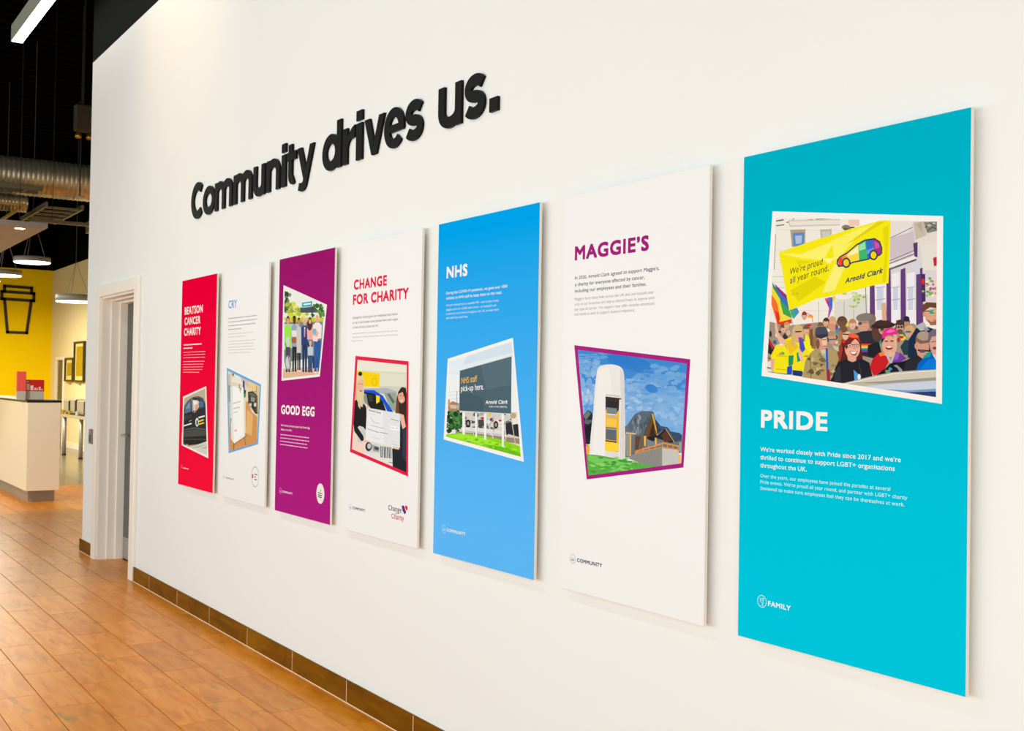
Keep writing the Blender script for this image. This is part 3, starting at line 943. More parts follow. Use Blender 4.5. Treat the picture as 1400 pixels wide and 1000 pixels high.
P.p((222,165,140),(650,400+D),(720,405+D),(715,450+D),(660,445+D)); P.p((34,36,44),(528,600+D),(545,520+D),(590,450+D),(640,430+D),(690,452+D),(752,425+D),(812,455+D),(835,560+D),(700,620+D),(610,610+D)); P.p((50,54,64),(560,520+D),(600,470+D),(610,590+D),(560,590+D)); P.l((60,62,70),5,(740,460+D),(760,590+D)); P.p((80,150,215),(698,505+D),(735,540+D),(752,580+D),(705,590+D)); P.e((235,238,245),738,558+D,12,20); P.e((230,120,80),770,575+D,6,8)
# camo jacket, cap
P.p((172,152,104),(328,560+D),(350,440+D),(395,375+D),(430,350+D),(510,345+D),(575,375+D),(592,430+D),(570,480+D),(545,560+D),(520,590+D),(400,575+D))
for i in range(26): P.blob([(120,104,66),(150,128,82),(196,178,128),(98,88,60),(182,150,90)][i%5],350+rnd.rand()*205,395+rnd.rand()*165+D,10+rnd.rand()*12,7+rnd.rand()*12)
P.p((205,195,170),(455,350+D),(505,360+D),(500,420+D),(470,400+D)); P.p((150,175,205),(470,385+D),(500,395+D),(498,440+D)); P.p((36,90,185),(496,350+D),(512,352+D),(516,500+D),(504,560+D),(500,450+D)); P.p((160,40,60),(503,500+D),(525,505+D),(532,592+D),(506,586+D)); P.l((95,82,52),4,(385,400+D),(390,570+D)); P.l((95,82,52),4,(400,450+D),(490,470+D))
P.e((208,152,125),472,305+D,38,60); P.e((120,85,70),440,320+D,14,36); P.e((235,190,160),488,305+D,18,36); P.l((110,70,60),5,(475,290+D),(500,288+D)); P.e((170,95,85),490,335+D,12,4)
P.p((70,76,92),(418,250+D),(424,208+D),(450,192+D),(495,196+D),(512,225+D),(515,262+D),(470,278+D),(430,275+D)); P.p((52,57,72),(425,255+D),(512,245+D),(514,264+D),(465,282+D),(432,274+D)); P.e((205,150,125),545,280+D,28,44); P.e((180,140,110),540,245+D,28,18); P.l((40,110,120),8,(515,290+D),(575,285+D)); P.p((200,190,165),(545,330+D),(590,340+D),(592,375+D),(560,360+D))
P.e((160,115,80),628,240+D,34,50); P.e((225,180,155),640,255+D,24,36); P.e((120,85,60),625,215+D,30,24); P.l((50,45,50),8,(620,248+D),(662,252+D)); P.p((170,120,85),(585,230+D),(612,220+D),(608,320+D),(585,320+D))
# pink hair
P.p((200,30,40),(818,480+D),(835,430+D),(880,385+D),(925,375+D),(955,440+D),(925,500+D),(845,552+D),(820,500+D)); P.p((245,130,60),(880,388+D),(920,374+D),(930,400+D),(890,410+D)); P.p((110,60,160),(975,440+D),(1000,380+D),(1040,385+D),(1080,425+D),(1040,450+D),(975,465+D)); P.p((150,90,190),(1000,385+D),(1030,385+D),(1020,430+D),(990,440+D))
P.p((26,27,34),(845,555+D),(930,495+D),(970,455+D),(1040,450+D),(1100,430+D),(1110,520+D),(990,545+D)); P.e((222,168,142),958,335+D,54,72); P.e((226,178,150),958,395+D,36,18); P.p((222,46,140),(905,285+D),(903,250+D),(925,212+D),(965,200+D),(1008,215+D),(1018,240+D),(1000,262+D),(950,255+D),(925,270+D)); P.p((245,110,180),(930,235+D),(965,212+D),(1000,225+D),(960,240+D)); P.p((214,180,150),(985,250+D),(1012,255+D),(1010,330+D),(995,330+D))
P.e((80,60,60),935,300+D,13,5); P.e((80,60,60),975,298+D,14,5); P.e((220,110,130),935,306+D,14,4); P.e((220,110,130),976,305+D,14,4); P.e((150,50,60),955,348+D,26,15); P.e((246,240,236),955,341+D,20,6); P.p((190,182,180),(925,385+D),(940,380+D),(965,440+D),(990,385+D),(1002,385+D),(975,460+D),(955,455+D)); P.blob((110,150,110),945,520+D,22,14); P.blob((60,140,190),965,500+D,14,12); P.e((190,40,50),1022,290+D,12,18)
P.p((140,140,145),(985,475+D),(1010,470+D),(1045,500+D),(1060,530+D),(1035,530+D),(1015,495+D))
# right foreground
P.p((40,42,50),(1058,500+D),(1075,440+D),(1140,400+D),(1200,420+D),(1190,470+D),(1150,520+D),(1070,525+D)); P.e((122,96,82),1200,290+D,55,62); P.p((205,150,125),(1150,300+D),(1180,320+D),(1245,310+D),(1240,400+D),(1195,425+D),(1160,400+D),(1150,350+D)); P.e((170,150,130),1205,262+D,50,34); P.e((200,145,118),1150,335+D,11,22); P.l((50,50,60),12,(1165,365+D),(1245,370+D)); P.e((80,80,95),1195,372+D,24,12); P.e((150,110,90),1215,405+D,14,5)
P.p((0,100,200),(1148,515+D),(1165,460+D),(1215,415+D),(1275,375+D),(1300,385+D),(1300,520+D)); P.p((20,160,130),(1190,430+D),(1225,385+D),(1262,370+D),(1250,410+D)); P.p((10,120,215),(1180,500+D),(1240,430+D),(1290,430+D),(1290,500+D)); P.p((205,205,210),(1268,395+D),(1300,385+D),(1300,450+D))
P.p((212,160,138),(1245,290+D),(1258,260+D),(1300,255+D),(1300,400+D),(1268,395+D),(1250,350+D)); P.p((112,100,122),(1235,290+D),(1240,240+D),(1270,215+D),(1300,210+D),(1300,262+D),(1262,268+D),(1248,310+D)); P.l((70,55,60),5,(1262,305+D),(1296,300+D)); P.e((120,60,60),1285,350+D,16,10)
# car roof at bottom
P.p((186,180,160),(610,606+D),(700,585+D),(850,548+D),(980,525+D),(1120,512+D),(1310,503+D),(1310,760+D),(600,640+D)); P.p((206,200,182),(700,592+D),(860,556+D),(1020,532+D),(1310,512+D),(1310,560+D),(900,590+D),(760,605+D)); P.p((150,150,145),(700,600+D),(900,590+D),(1310,560+D),(1310,580+D),(900,606+D)); P.p((196,208,226),(760,625+D),(1000,605+D),(1310,585+D),(1310,640+D),(1100,655+D),(900,645+D)); P.p((120,150,200),(900,648+D),(1100,655+D),(1310,642+D),(1310,672+D),(1100,680+D)); P.p((40,60,110),(1020,672+D),(1310,662+D),(1310,720+D),(1190,690+D)); P.l((235,235,235),5,(640,608+D),(980,535+D),(1300,512+D))
P.t("We're proud",(235,508),(472,432),44,(66,68,40),0,.12); P.t('all year round.',(238,572),(518,478),44,(66,68,40),0,.05)
P.t('Arnold Clark',(636,570),(905,494),38,(44,62,90),2,.28); P.t('#pride',(250,655),(300,645),16,(190,175,40),0)
# ---------- NHS photo
c=CR(585,450,5.261)
P=Photo(4,c,[(143,215),(612,63),(690,957),(113,795)],[(155,237),(602,92),(668,920),(132,775)],(242, 241, 239))
P.p((222,236,244),(100,60),(700,60),(700,620),(100,620)); P.p((232,240,243),(100,330),(700,330),(700,640),(100,640)); P.p((208,226,240),(350,60),(620,60),(610,170),(250,260))
P.p((170,130,100),(146,545),(175,520),(225,535),(225,600),(146,600)); P.p((205,190,175),(160,545),(220,550),(218,575),(160,570)); P.e((200,150,110),152,530,8,26)
P.l((140,140,140),4,(210,448),(208,600)); P.l((190,195,200),2,(150,455),(228,448)); P.l((190,195,200),2,(150,480),(228,472)); P.l((190,195,200),2,(150,505),(228,498))
P.p((205,205,205),(225,590),(670,600),(670,800),(225,760))
for i in range(60): P.blob([(90,95,98),(60,62,66),(170,172,175),(225,225,225),(120,110,105),(215,210,205)][i%6],255+rnd.rand()*400,610+rnd.rand()*150,10+rnd.rand()*18,6+rnd.rand()*12)
for x,y in [(290,680),(490,690),(570,735)]: P.e((35,36,40),x,y,17,28); P.e((150,150,150),x,y,8,14)
P.p((70,72,78),(360,655),(400,650),(410,700),(365,705)); P.e((205,45,50),392,642,14,8); P.e((205,45,50),520,660,12,7); P.p((235,200,50),(430,606),(458,606),(452,630),(436,628)); P.p((44,46,52),(560,680),(600,670),(660,690),(662,780),(560,750)); P.p((225,228,230),(600,620),(640,610),(655,680),(610,690)); P.e((190,165,120),615,625,22,20)
for i in range(70): P.blob([(24,66,40),(40,92,48),(60,120,60),(18,50,34),(82,140,70)][i%5],135+rnd.rand()*112,600+rnd.rand()*140,14,16)
P.p((150,135,115),(200,735),(670,790),(670,830),(200,755))
P.p((222,222,222),(240,708),(410,715),(545,735),(545,762),(410,745),(238,728)); P.p((196,196,196),(240,728),(545,758),(545,768),(238,736))
P.p((135,215,20),(100,772),(140,758),(230,748),(400,770),(540,800),(680,850),(690,940),(100,790)); P.p((160,232,50),(140,768),(230,754),(420,790),(560,840),(500,860),(300,810)); P.p((105,190,20),(400,830),(560,850),(670,900),(668,922),(500,880))
for i in range(40): P.blob([(120,200,20),(165,235,60),(95,175,25)][i%3],160+rnd.rand()*500,790+rnd.rand()*90,14,5)
for a in [(248,268,600,757),(340,354,605,775),(404,421,610,796),(531,548,612,848)]: P.p((242,242,242),(a[0],a[2]),(a[1],a[2]),(a[1]-2,a[3]+4),(a[0]+2,a[3])); P.l((190,192,195),2,(a[1],a[2]),(a[1]-1,a[3]))
P.l((215,215,215),5,(300,620),(330,760)); P.l((225,225,225),6,(420,640),(470,785)); P.l((190,160,150),5,(440,700),(470,640)); P.l((225,225,225),6,(558,720),(562,790)); P.l((205,190,170),6,(600,640),(630,830)); P.l((170,160,140),5,(470,630),(475,740))
P.p((74,100,112),(230,300),(603,196),(599,612),(226,588)); P.p((84,110,122),(380,258),(603,196),(601,400),(420,440)); P.p((66,92,104),(228,440),(400,500),(400,600),(226,588)); P.l((200,205,208),3,(230,300),(603,196)); P.l((225,228,230),4,(228,590),(598,612))
P.t('NHS staff',(242,395),(354,378),42,(245,185,20),1); P.t('pick-up here.',(238,450),(402,436),40,(240,240,240),1); P.t('Arnold Clark',(414,540),(572,538),26,(245,245,245),2,.3); P.t('CAR & VAN RENTAL',(440,565),(572,568),13,(235,235,235),1)
# ---------- Maggie's photo
c=CR(770,460,4.763)
P=Photo(5,c,[(72,58),(828,150),(783,855),(153,933)],[(95,88),(805,178),(768,828),(165,907)],(166,22,126))
P.p((62,138,214),(60,50),(830,50),(830,700),(60,700)); P.p((86,156,222),(60,300),(830,350),(830,700),(60,700)); P.p((120,176,228),(400,480),(830,420),(830,700),(400,700))
P.e((48,126,208),430,170,150,46,12,28); P.e((44,122,206),380,150,90,28,10,24)
def cloud(x,y,w_,h_,n=16,base=(190,212,234)):
    for i in range(n*2):
        k=.25+.6*rnd.rand(); sky=(88,152,220)
        P.blob([sky[j]+(base[j]-sky[j])*k for j in range(3)],x+rnd.randn()*w_,y+rnd.randn()*h_,w_*.38,h_*.34,14,.22)
cloud(180,210,55,28,22,(150,190,228)); cloud(140,350,40,60,26,(178,206,232)); cloud(160,130,70,12,14,(120,170,222)); cloud(500,320,80,22,30,(150,190,228)); cloud(440,400,35,40,18,(170,202,232)); cloud(600,420,100,40,40,(140,184,226)); cloud(680,260,70,40,26,(120,172,222)); cloud(700,520,60,40,26,(165,200,232)); cloud(480,460,50,25,18,(186,210,234)); cloud(560,260,50,14,12,(110,165,220)); cloud(140,440,25,50,14,(200,218,236))
P.e((56,130,208),575,340,42,26,20); P.e((52,126,206),500,215,70,22,6); cloud(560,220,30,6,5,(95,155,216))
P.p((40,46,54),(125,520),(165,478),(188,500),(202,548),(185,610),(175,700),(150,720),(130,620)); P.p((110,118,124),(130,520),(165,482),(180,505),(150,545)); P.p((90,100,108),(140,545),(200,545),(180,575),(140,570)); P.p((28,32,40),(140,600),(182,560),(176,690),(152,660)); P.p((232,170,50),(150,712),(172,712),(172,775),(155,775)); P.l((235,235,235),4,(150,705),(172,708))
P.p((232,231,229),(168,800),(180,640),(197,480),(208,330),(217,250),(221,225),(228,207),(240,195),(258,188),(282,184),(310,183),(338,186),(360,192),(376,201),(387,215),(394,232),(398,260),(400,330),(404,520),(408,812),(280,810)); P.p((238,237,235),(200,640),(222,330),(238,225),(262,204),(300,198),(320,380),(275,400),(270,780),(185,770)); P.p((216,215,214),(372,215),(393,235),(399,340),(405,800),(370,800),(376,420)); P.p((222,221,219),(275,750),(360,756),(362,806),(272,786))
P.p((208,206,196),(276,376),(370,384),(370,396),(276,388)); P.p((60,50,44),(276,392),(378,404),(378,412),(366,412),(362,500),(276,485)); P.p((44,46,52),(278,420),(352,428),(350,470),(278,462)); P.p((120,132,140),(280,462),(350,470),(350,510),(280,502)); P.p((240,186,44),(277,478),(284,478),(284,508),(350,515),(355,484),(366,490),(362,756),(274,746)); P.p((172,180,186),(282,515),(350,522),(350,534),(282,526)); P.p((245,200,80),(282,535),(350,542),(350,590),(280,586)); P.p((250,215,60),(280,690),(360,700),(360,750),(276,744))
P.p((96,106,112),(279,590),(350,598),(348,682),(277,672)); P.l((40,40,44),8,(277,680),(348,690)); P.l((236,180,50),5,(350,520),(350,690)); P.p((150,160,165),(283,596),(346,603),(345,612),(283,605))
P.p((60,66,78),(404,585),(428,590),(430,640),(404,640)); P.p((104,114,124),(408,590),(440,545),(470,505),(510,488),(580,488),(600,540),(640,600),(720,640),(775,640),(775,760),(640,760),(405,790))
P.p((92,104,116),(425,600),(440,545),(475,505),(520,487),(582,488),(560,540),(530,640),(470,650)); 
for i in range(24): P.blob([(120,134,148),(72,84,96),(140,152,164),(92,104,118)][i%4],445+rnd.rand()*110,520+rnd.rand()*120,6,18)
P.p((70,82,94),(580,488),(592,500),(560,600),(535,660),(520,650),(550,560)); P.p((110,74,40),(582,510),(612,640),(560,680),(535,640)); P.p((60,44,36),(585,560),(600,640),(560,650)); P.l((240,190,50),6,(580,505),(614,640)); P.p((52,64,84),(600,540),(612,640),(660,600),(700,690),(720,690),(680,600),(640,590)); P.p((62,84,116),(612,580),(680,592),(700,620),(760,630),(775,650),(770,680),(725,690)); P.p((44,40,42),(612,650),(668,600),(725,690),(700,695),(600,660)); P.p((86,60,42),(640,645),(670,612),(705,680),(660,690)); P.l((206,170,90),4,(668,602),(725,692)); P.p((40,36,38),(540,660),(600,640),(620,655),(580,690)); P.p((60,76,104),(700,618),(775,645),(770,665),(730,690))
P.p((210,190,150),(408,625),(470,630),(472,640),(408,636)); P.p((236,176,60),(434,640),(444,640),(442,780),(434,780)); P.p((96,70,52),(470,650),(505,650),(490,740),(468,750)); P.p((150,150,140),(410,640),(434,640),(434,780),(412,780)); P.p((104,96,84),(505,640),(540,660),(530,720),(495,740)); P.p((238,184,60),(526,650),(540,650),(538,712),(528,716)); P.p((120,130,136),(545,670),(600,690),(640,690),(640,715),(545,730)); P.p((238,184,60),(598,660),(608,662),(610,705),(600,706))
P.p((140,142,138),(412,790),(470,765),(645,728),(645,848),(560,850)); 
for i in range(14): P.l((126,128,126),3,(455+i*13,776-i*3),(470+i*12,840+i*.5))
P.p((196,196,192),(645,728),(752,742),(752,828),(645,848)); P.p((240,190,70),(752,770),(766,772),(764,830),(752,828)); P.p((160,158,150),(755,690),(772,690),(770,760),(755,750))
P.l((232,150,50),8,(470,752),(645,700)); P.l((232,150,50),5,(470,762),(645,722)); P.l((232,150,50),8,(645,694),(752,716)); P.l((232,150,50),6,(645,722),(752,740))
for x,y0,y1 in [(480,740,762),(520,728,752),(560,716,744),(600,706,736),(648,694,726),(680,700,732),(715,708,736),(748,716,742)]: P.l((225,140,50),6,(x,y0),(x,y1))
P.p((88,176,70),(150,768),(240,776),(340,795),(450,815),(600,846),(600,870),(165,920),(140,920)); P.p((116,200,92),(158,772),(300,800),(420,830),(260,850),(165,810))
for i in range(50): P.blob([(80,165,62),(125,205,100),(66,150,60),(140,212,110)][i%4],175+rnd.rand()*300,790+rnd.rand()*95,16,6)
# ---------- Good egg photo
c=CR(370,320,4.545)
P=Photo(2,c,[(80,318),(350,440),(305,887),(68,913)],[(88,335),(342,448),(298,873),(77,898)],(239, 238, 234))
P.p((232,236,228),(60,300),(360,300),(360,940),(60,940)); P.p((205,190,165),(60,840),(330,820),(330,900),(60,920)); P.p((222,180,150),(70,860),(310,840),(300,880),(75,900))
for i in range(34): P.blob([(60,90,60),(40,66,44),(110,140,90)][i%3],98+rnd.randn()*10,380+rnd.rand()*120-20,9,13)
for i in range(46): P.blob([(210,215,60),(170,190,60),(228,228,110),(140,170,60)][i%4],155+rnd.randn()*35,490+rnd.randn()*26,14,12)
for i in range(30): P.blob([(70,120,50),(100,150,70),(50,95,45)][i%3],305+rnd.randn()*18,475+rnd.randn()*20,11,11)
P.p((70,82,92),(185,460),(275,450),(275,490),(185,490)); P.p((20,165,190),(195,428),(258,418),(258,450),(195,455)); P.p((228,240,244),(205,434),(250,428),(250,438),(205,444)); P.p((56,66,74),(255,450),(263,450),(262,560),(255,560)); P.p((206,196,50),(90,520),(330,520),(328,545),(90,550))
P.p((120,132,140),(85,550),(325,545),(315,760),(85,800)); P.p((190,200,205),(85,560),(180,560),(180,700),(85,720)); 
def pers(x,top,bot,w_,skin,hair,coat,legs,shoe=(40,40,40),dress=.55):
    h=bot-top; hh=h*.075
    P.p(legs,(x-w_*.35,top+h*.45),(x+w_*.4,top+h*.45),(x+w_*.3,bot-6),(x+w_*.05,bot-6),(x,top+h*.6),(x-w_*.08,bot-6),(x-w_*.32,bot-6))
    P.p(coat,(x-w_*.5,top+h*.2),(x-w_*.2,top+h*.15),(x+w_*.2,top+h*.15),(x+w_*.5,top+h*.2),(x+w_*.45,top+h*dress),(x-w_*.45,top+h*dress))
    P.e(hair,x,top+hh*.8,w_*.25,hh*1.05); P.e(skin,x,top+hh*1.15,w_*.19,hh*.85); P.e(shoe,x-w_*.2,bot-4,w_*.16,5); P.e(shoe,x+w_*.2,bot-4,w_*.16,5)
pers(108,515,858,40,sk,(40,50,90),(150,235,60),(70,75,85)); P.p((205,210,215),(96,640),(118,640),(116,700),(98,700)); P.e((120,125,130),108,800,20,48); P.e((200,205,205),108,800,15,40); P.l((60,62,66),4,(92,680),(125,830))
pers(148,512,856,40,(90,60,50),(30,24,24),(150,165,190),(34,34,42)); P.e((170,100,50),146,660,17,22); P.p((225,228,230),(130,600),(165,600),(160,640),(134,640))
pers(176,525,856,30,(200,150,120),(30,26,26),(205,200,200),(40,40,48),(235,235,235),.65)
pers(212,520,858,44,sk,(215,205,195),(34,62,120),(30,50,100),(30,30,40),.5); P.p((235,235,240),(208,580),(216,580),(214,640),(209,640)); P.l((180,40,60),3,(212,590),(212,640))
pers(245,522,858,38,sk,(80,50,40),(235,170,165),(40,40,50),(40,40,40),.4); P.e((80,50,40),243,565,16,36); P.e(sk,245,545,8,14)
P.p((36,40,50),(260,760),(310,755),(305,830),(262,835)); 
for k in range(5): P.l((70,75,85),4,(262,765+k*14),(306,760+k*14))
pers(290,495,865,56,sk,(235,225,200),(240,225,228),(40,90,160),(235,235,235),.42); P.e((225,180,160),275,620,22,22); P.p((245,215,215),(262,630),(300,640),(290,670),(262,665)); P.p((120,180,210),(262,590),(285,590),(280,625),(262,620))
pers(248,670,860,34,sk,(225,205,170),(190,205,220),(50,80,140),(50,50,60),.45)
# ---------- cheque photo
c=CR(480,500,6.667)
P=Photo(3,c,[(40,-88),(525,-38),(520,1013),(-10,788)],[(60,-52),(508,-4),(503,974),(8,762)],(226,0,64))
P.p((222,224,205),(0,-100),(530,-100),(530,1030),(0,1030)); P.p((232,233,218),(60,-60),(510,-60),(510,60),(60,40)); P.l((205,206,190),5,(270,60),(510,80)); P.p((205,208,196),(260,188),(510,190),(510,260),(260,220))
P.p((245,210,0),(45,46),(262,70),(258,195),(45,190)); P.e((222,180,0),215,150,24,40); P.e((245,210,0),215,150,17,30)
P.p((238,214,200),(0,600),(160,690),(160,820),(0,790)); P.p((225,226,222),(120,780),(380,850),(380,960),(120,840)); P.p((200,205,200),(60,250),(130,230),(140,700),(60,700))
P.p((172,182,188),(120,210),(330,205),(420,240),(420,330),(340,330),(300,260),(120,225)); P.p((150,165,150),(300,250),(400,245),(440,330),(420,430),(360,400)); P.e((100,190,170),360,345,16,14); P.p((90,110,95),(330,260),(350,255),(400,330),(380,350)); P.p((20,80,215),(110,222),(210,225),(290,275),(350,370),(385,425),(330,418),(290,330),(215,258),(115,240)); P.p((25,28,32),(115,240),(215,258),(290,330),(320,415),(180,390),(115,300)); P.p((245,220,30),(228,270),(262,280),(260,330),(230,350)); P.p((140,148,140),(112,250),(140,260),(155,350),(175,390),(120,330)); P.p((50,56,54),(150,262),(195,270),(200,330),(165,330))
P.p((224,205,160),(38,300),(45,160),(60,90),(100,85),(118,130),(118,260),(108,370),(70,370),(50,330)); P.e((230,185,160),84,180,30,62); P.e((224,205,160),80,112,32,26); P.e((35,34,36),84,76,18,20); P.e((150,70,70),90,232,12,5); P.e((60,50,50),75,170,5,4); P.e((60,50,50),98,170,5,4); P.p((214,190,140),(40,200),(58,150),(56,320),(40,330))
P.p((24,26,30),(22,330),(50,310),(75,360),(95,380),(115,345),(140,380),(145,600),(110,560),(75,550),(60,565),(110,640),(120,680),(95,690),(30,600),(18,500)); P.p((232,190,170),(115,640),(150,650),(172,690),(140,705),(115,690))
P.p((215,195,150),(60,300),(80,330),(85,400),(65,370)); P.p((215,195,150),(100,300),(112,300),(108,380),(98,370)); P.e((236,190,168),150,378,16,10)
P.p((60,36,30),(405,440),(412,330),(430,240),(465,195),(500,205),(512,300),(510,640),(460,600),(440,470)); P.e((224,165,135),462,285,34,60); P.p((52,32,28),(430,260),(450,205),(495,215),(505,300),(500,420),(490,300),(470,240)); P.e((235,235,230),462,322,13,6); P.e((60,40,40),452,275,5,4); P.e((60,40,40),476,275,5,4); P.p((110,70,45),(405,430),(415,330),(430,300),(440,430),(450,480))
P.p((30,36,44),(375,760),(440,740),(450,480),(510,560),(510,1000),(380,940)); P.p((44,56,70),(470,560),(510,580),(505,880),(470,840)); P.p((232,185,160),(445,440),(480,450),(500,560),(470,580),(450,500))
P.p((205,212,212),(130,700),(260,720),(265,800),(140,790)); P.e((40,44,46),160,740,30,42); P.e((190,195,196),165,735,18,26); P.p((150,165,172),(190,720),(260,745),(255,790),(200,780)); P.p((70,80,84),(215,735),(255,750),(250,775),(212,765))
for k in range(7): P.p((24,26,28),(268+k*15,735+k*2),(276+k*15,735+k*2),(278+k*15,840+k*1.5),(270+k*15,838+k*1.5)); P.p((225,228,228),(276+k*15,735+k*2),(283+k*15,736+k*2),(285+k*15,840+k*1.5),(278+k*15,840+k*1.5))
P.p((238,190,170),(385,740),(440,740),(438,768),(395,760))
P.p((232,236,240),(145,392),(448,440),(445,752),(130,680)); P.p((222,228,234),(290,416),(448,440),(445,752),(300,715))
P.t('Arnold Clark',(160,414),(272,442),16,(40,44,60),2,.2); P.l((170,175,180),2,(165,440),(225,450)); P.l((70,75,90),2,(180,470),(200,510),(215,520),(262,530)); P.l((100,105,120),3,(178,545),(305,575)); P.l((60,65,80),4,(150,578),(250,610)); P.l((60,65,80),4,(262,610),(335,622)); P.l((60,65,80),4,(365,488),(435,508)); P.l((100,105,120),4,(360,560),(430,580)); P.l((150,155,165),2,(190,655),(270,670)); P.p((240,243,246),(355,545),(440,560),(440,600),(355,585)); P.l((90,95,110),3,(365,565),(395,572)); P.l((90,95,110),3,(412,570),(428,574)); P.l((150,155,165),2,(370,715),(430,730))
P.l((185,190,190),4,(340,890),(345,915)); P.l((30,30,34),4,(345,880),(380,890))
# ---------- car door photo
c=CR(240,500,5)
P=Photo(0,c,[(52,213),(210,141),(224,635),(42,545)],[(60,224),(203,157),(215,614),(51,538)],(243, 240, 236))
P.p((165,152,128),(40,140),(230,140),(230,650),(40,650)); P.p((190,178,150),(60,220),(210,150),(206,240),(60,270))
P.p((28,32,38),(50,330),(60,280),(85,240),(120,215),(160,210),(190,225),(204,260),(212,540),(55,540)); P.l((120,140,150),3,(62,290),(85,248),(120,222),(160,216),(192,235),(203,262))
P.p((86,112,140),(62,330),(68,285),(90,250),(106,240),(108,315)); P.p((120,150,180),(66,300),(85,262),(100,250),(98,290)); P.p((56,70,86),(120,240),(160,222),(190,240),(200,275),(198,290),(122,310)); P.p((222,205,190),(118,235),(150,238),(175,262),(150,300),(128,325),(120,300)); P.p((240,240,240),(122,240),(145,245),(150,262),(124,270)); P.p((215,165,140),(140,262),(160,275),(148,310),(132,320)); P.l((200,205,205),4,(112,232),(118,320)); P.e((70,110,150),175,265,18,22); P.l((30,32,36),5,(60,335),(205,290))
P.p((52,56,58),(52,345),(110,330),(110,360),(52,380)); P.p((38,42,46),(110,330),(212,290),(214,480),(112,500))
P.l((230,232,232),9,(60,412),(108,397)); P.l((190,192,192),3,(92,382),(110,374)); P.e((235,236,236),147,388,11,30); P.e((40,44,46),148,390,6,19); P.l((238,238,238),10,(160,356),(196,346)); P.l((238,205,40),10,(160,382),(190,372)); P.l((238,205,40),9,(160,402),(193,392))
P.p((70,74,74),(55,450),(130,430),(212,450),(212,500),(60,520)); P.p((30,32,32),(52,490),(210,480),(214,530),(60,550)); P.l((130,134,130),3,(60,440),(130,425),(212,440)); P.l((100,102,100),3,(60,505),(212,505))
P.p((214,212,200),(55,560),(130,548),(214,518),(218,625),(120,580)); P.p((190,186,172),(110,560),(214,540),(216,570)); P.e((210,175,130),75,545,12,7); P.l((236,236,230),4,(120,580),(214,545)); P.p((60,62,60),(52,510),(75,545),(55,548))
# ---------- CRY photo
P=Photo(1,c,[(350,15),(585,130),(565,538),(363,600)],[(358,36),(575,142),(556,528),(371,584)],(92,172,228))
P.p((226,214,188),(340,0),(600,0),(600,610),(340,610)); P.p((198,196,176),(350,60),(375,60),(385,420),(362,480)); P.p((150,160,150),(358,130),(378,140),(380,250),(362,250)); P.p((210,150,85),(480,250),(500,240),(520,320),(560,350),(556,530),(372,590),(368,440),(480,460)); P.p((228,180,115),(490,300),(530,340),(520,480),(480,460)); P.p((236,206,150),(495,90),(575,140),(572,200),(500,160)); P.l((236,190,90),4,(500,140),(560,165)); P.p((205,196,180),(400,60),(500,95),(500,160),(470,120)); P.p((232,232,226),(400,50),(440,70),(460,130),(380,110))
P.p((60,60,58),(495,180),(530,175),(560,205),(565,330),(545,330),(520,290),(498,260)); P.p((100,102,96),(500,190),(530,184),(552,210),(520,215)); P.e((200,205,200),512,268,9,12); P.e((215,218,212),545,268,10,14); P.e((36,36,36),560,290,7,24); P.p((150,150,140),(515,215),(545,220),(540,250),(515,245)); P.l((130,95,60),4,(555,140),(553,330)); P.p((225,200,150),(562,160),(575,165),(570,330),(560,320))
P.e((150,30,40),545,178,3,5); P.p((45,60,140),(460,105),(472,103),(474,168),(460,170)); P.p((70,60,60),(460,168),(482,168),(480,195),(462,195)); P.e((20,150,90),472,205,9,15)
P.p((236,240,236),(375,145),(400,140),(465,150),(475,490),(405,540),(380,500)); P.p((245,246,243),(385,150),(455,156),(462,470),(400,520)); P.p((222,228,226),(378,145),(390,148),(398,520),(382,500))
P.l((40,90,110),3,(438,125),(442,185)); P.l((40,90,110),3,(428,150),(452,158)); P.l((50,60,60),2,(432,138),(450,172)); P.l((190,196,196),7,(395,260),(445,245)); P.l((190,196,196),7,(397,295),(440,285)); P.l((196,200,200),6,(398,322),(425,316)); P.e((228,190,190),412,445,10,8)
P.l((130,80,45),5,(400,540),(485,480)); P.l((150,95,55),4,(470,490),(480,545)); P.l((110,80,50),5,(400,530),(398,575)); P.l((130,85,50),4,(380,360),(372,440))
P.l((120,90,55),4,(392,60),(400,75)); P.e((130,115,80),393,62,7,9)
CHG=[[2.9585,.917,3.079,.917,.0209],[2.9895,.885,3.101,.885,.0208],[3.0234,.9055,3.0445,.9055,.010]]
HEART=[[[3.0794,.9434],[3.0871,.9484],[3.0962,.9493],[3.1033,.9446],[3.1106,.9346],[3.1201,.9238],[3.1091,.913],[3.0974,.9193],[3.0864,.93]],[[3.107,.9439],[3.1123,.9498],[3.1214,.9514],[3.1307,.9463],[3.1302,.9355],[3.1222,.9293],[3.1151,.9361]]]
BZ0, BZ1 = .786, 2.087
BLAB = ['crimson red information board with white heading and black car door photo, beside the doorway',
        'white information board with small blue heading and blue-edged photo',
        'magenta purple information board with group photo above its white heading',
        'white information board with red heading and red-edged photo of two women holding a cheque',
        'bright blue information board with photo of a grey roadside sign',
        'white information board with purple heading and purple-edged photo of a white tower',
        'turquoise information board with white heading and parade photo, largest in view']
# printed ink: top and bottom colour; glare and sheen are painted into the bottom
BCOL = [((232, 0, 56), (245, 20, 60)), None, ((152, 24, 106), (172, 32, 128)), None, ((0, 162, 238), (92, 184, 252)), None, ((0, 176, 202), (0, 198, 226))]


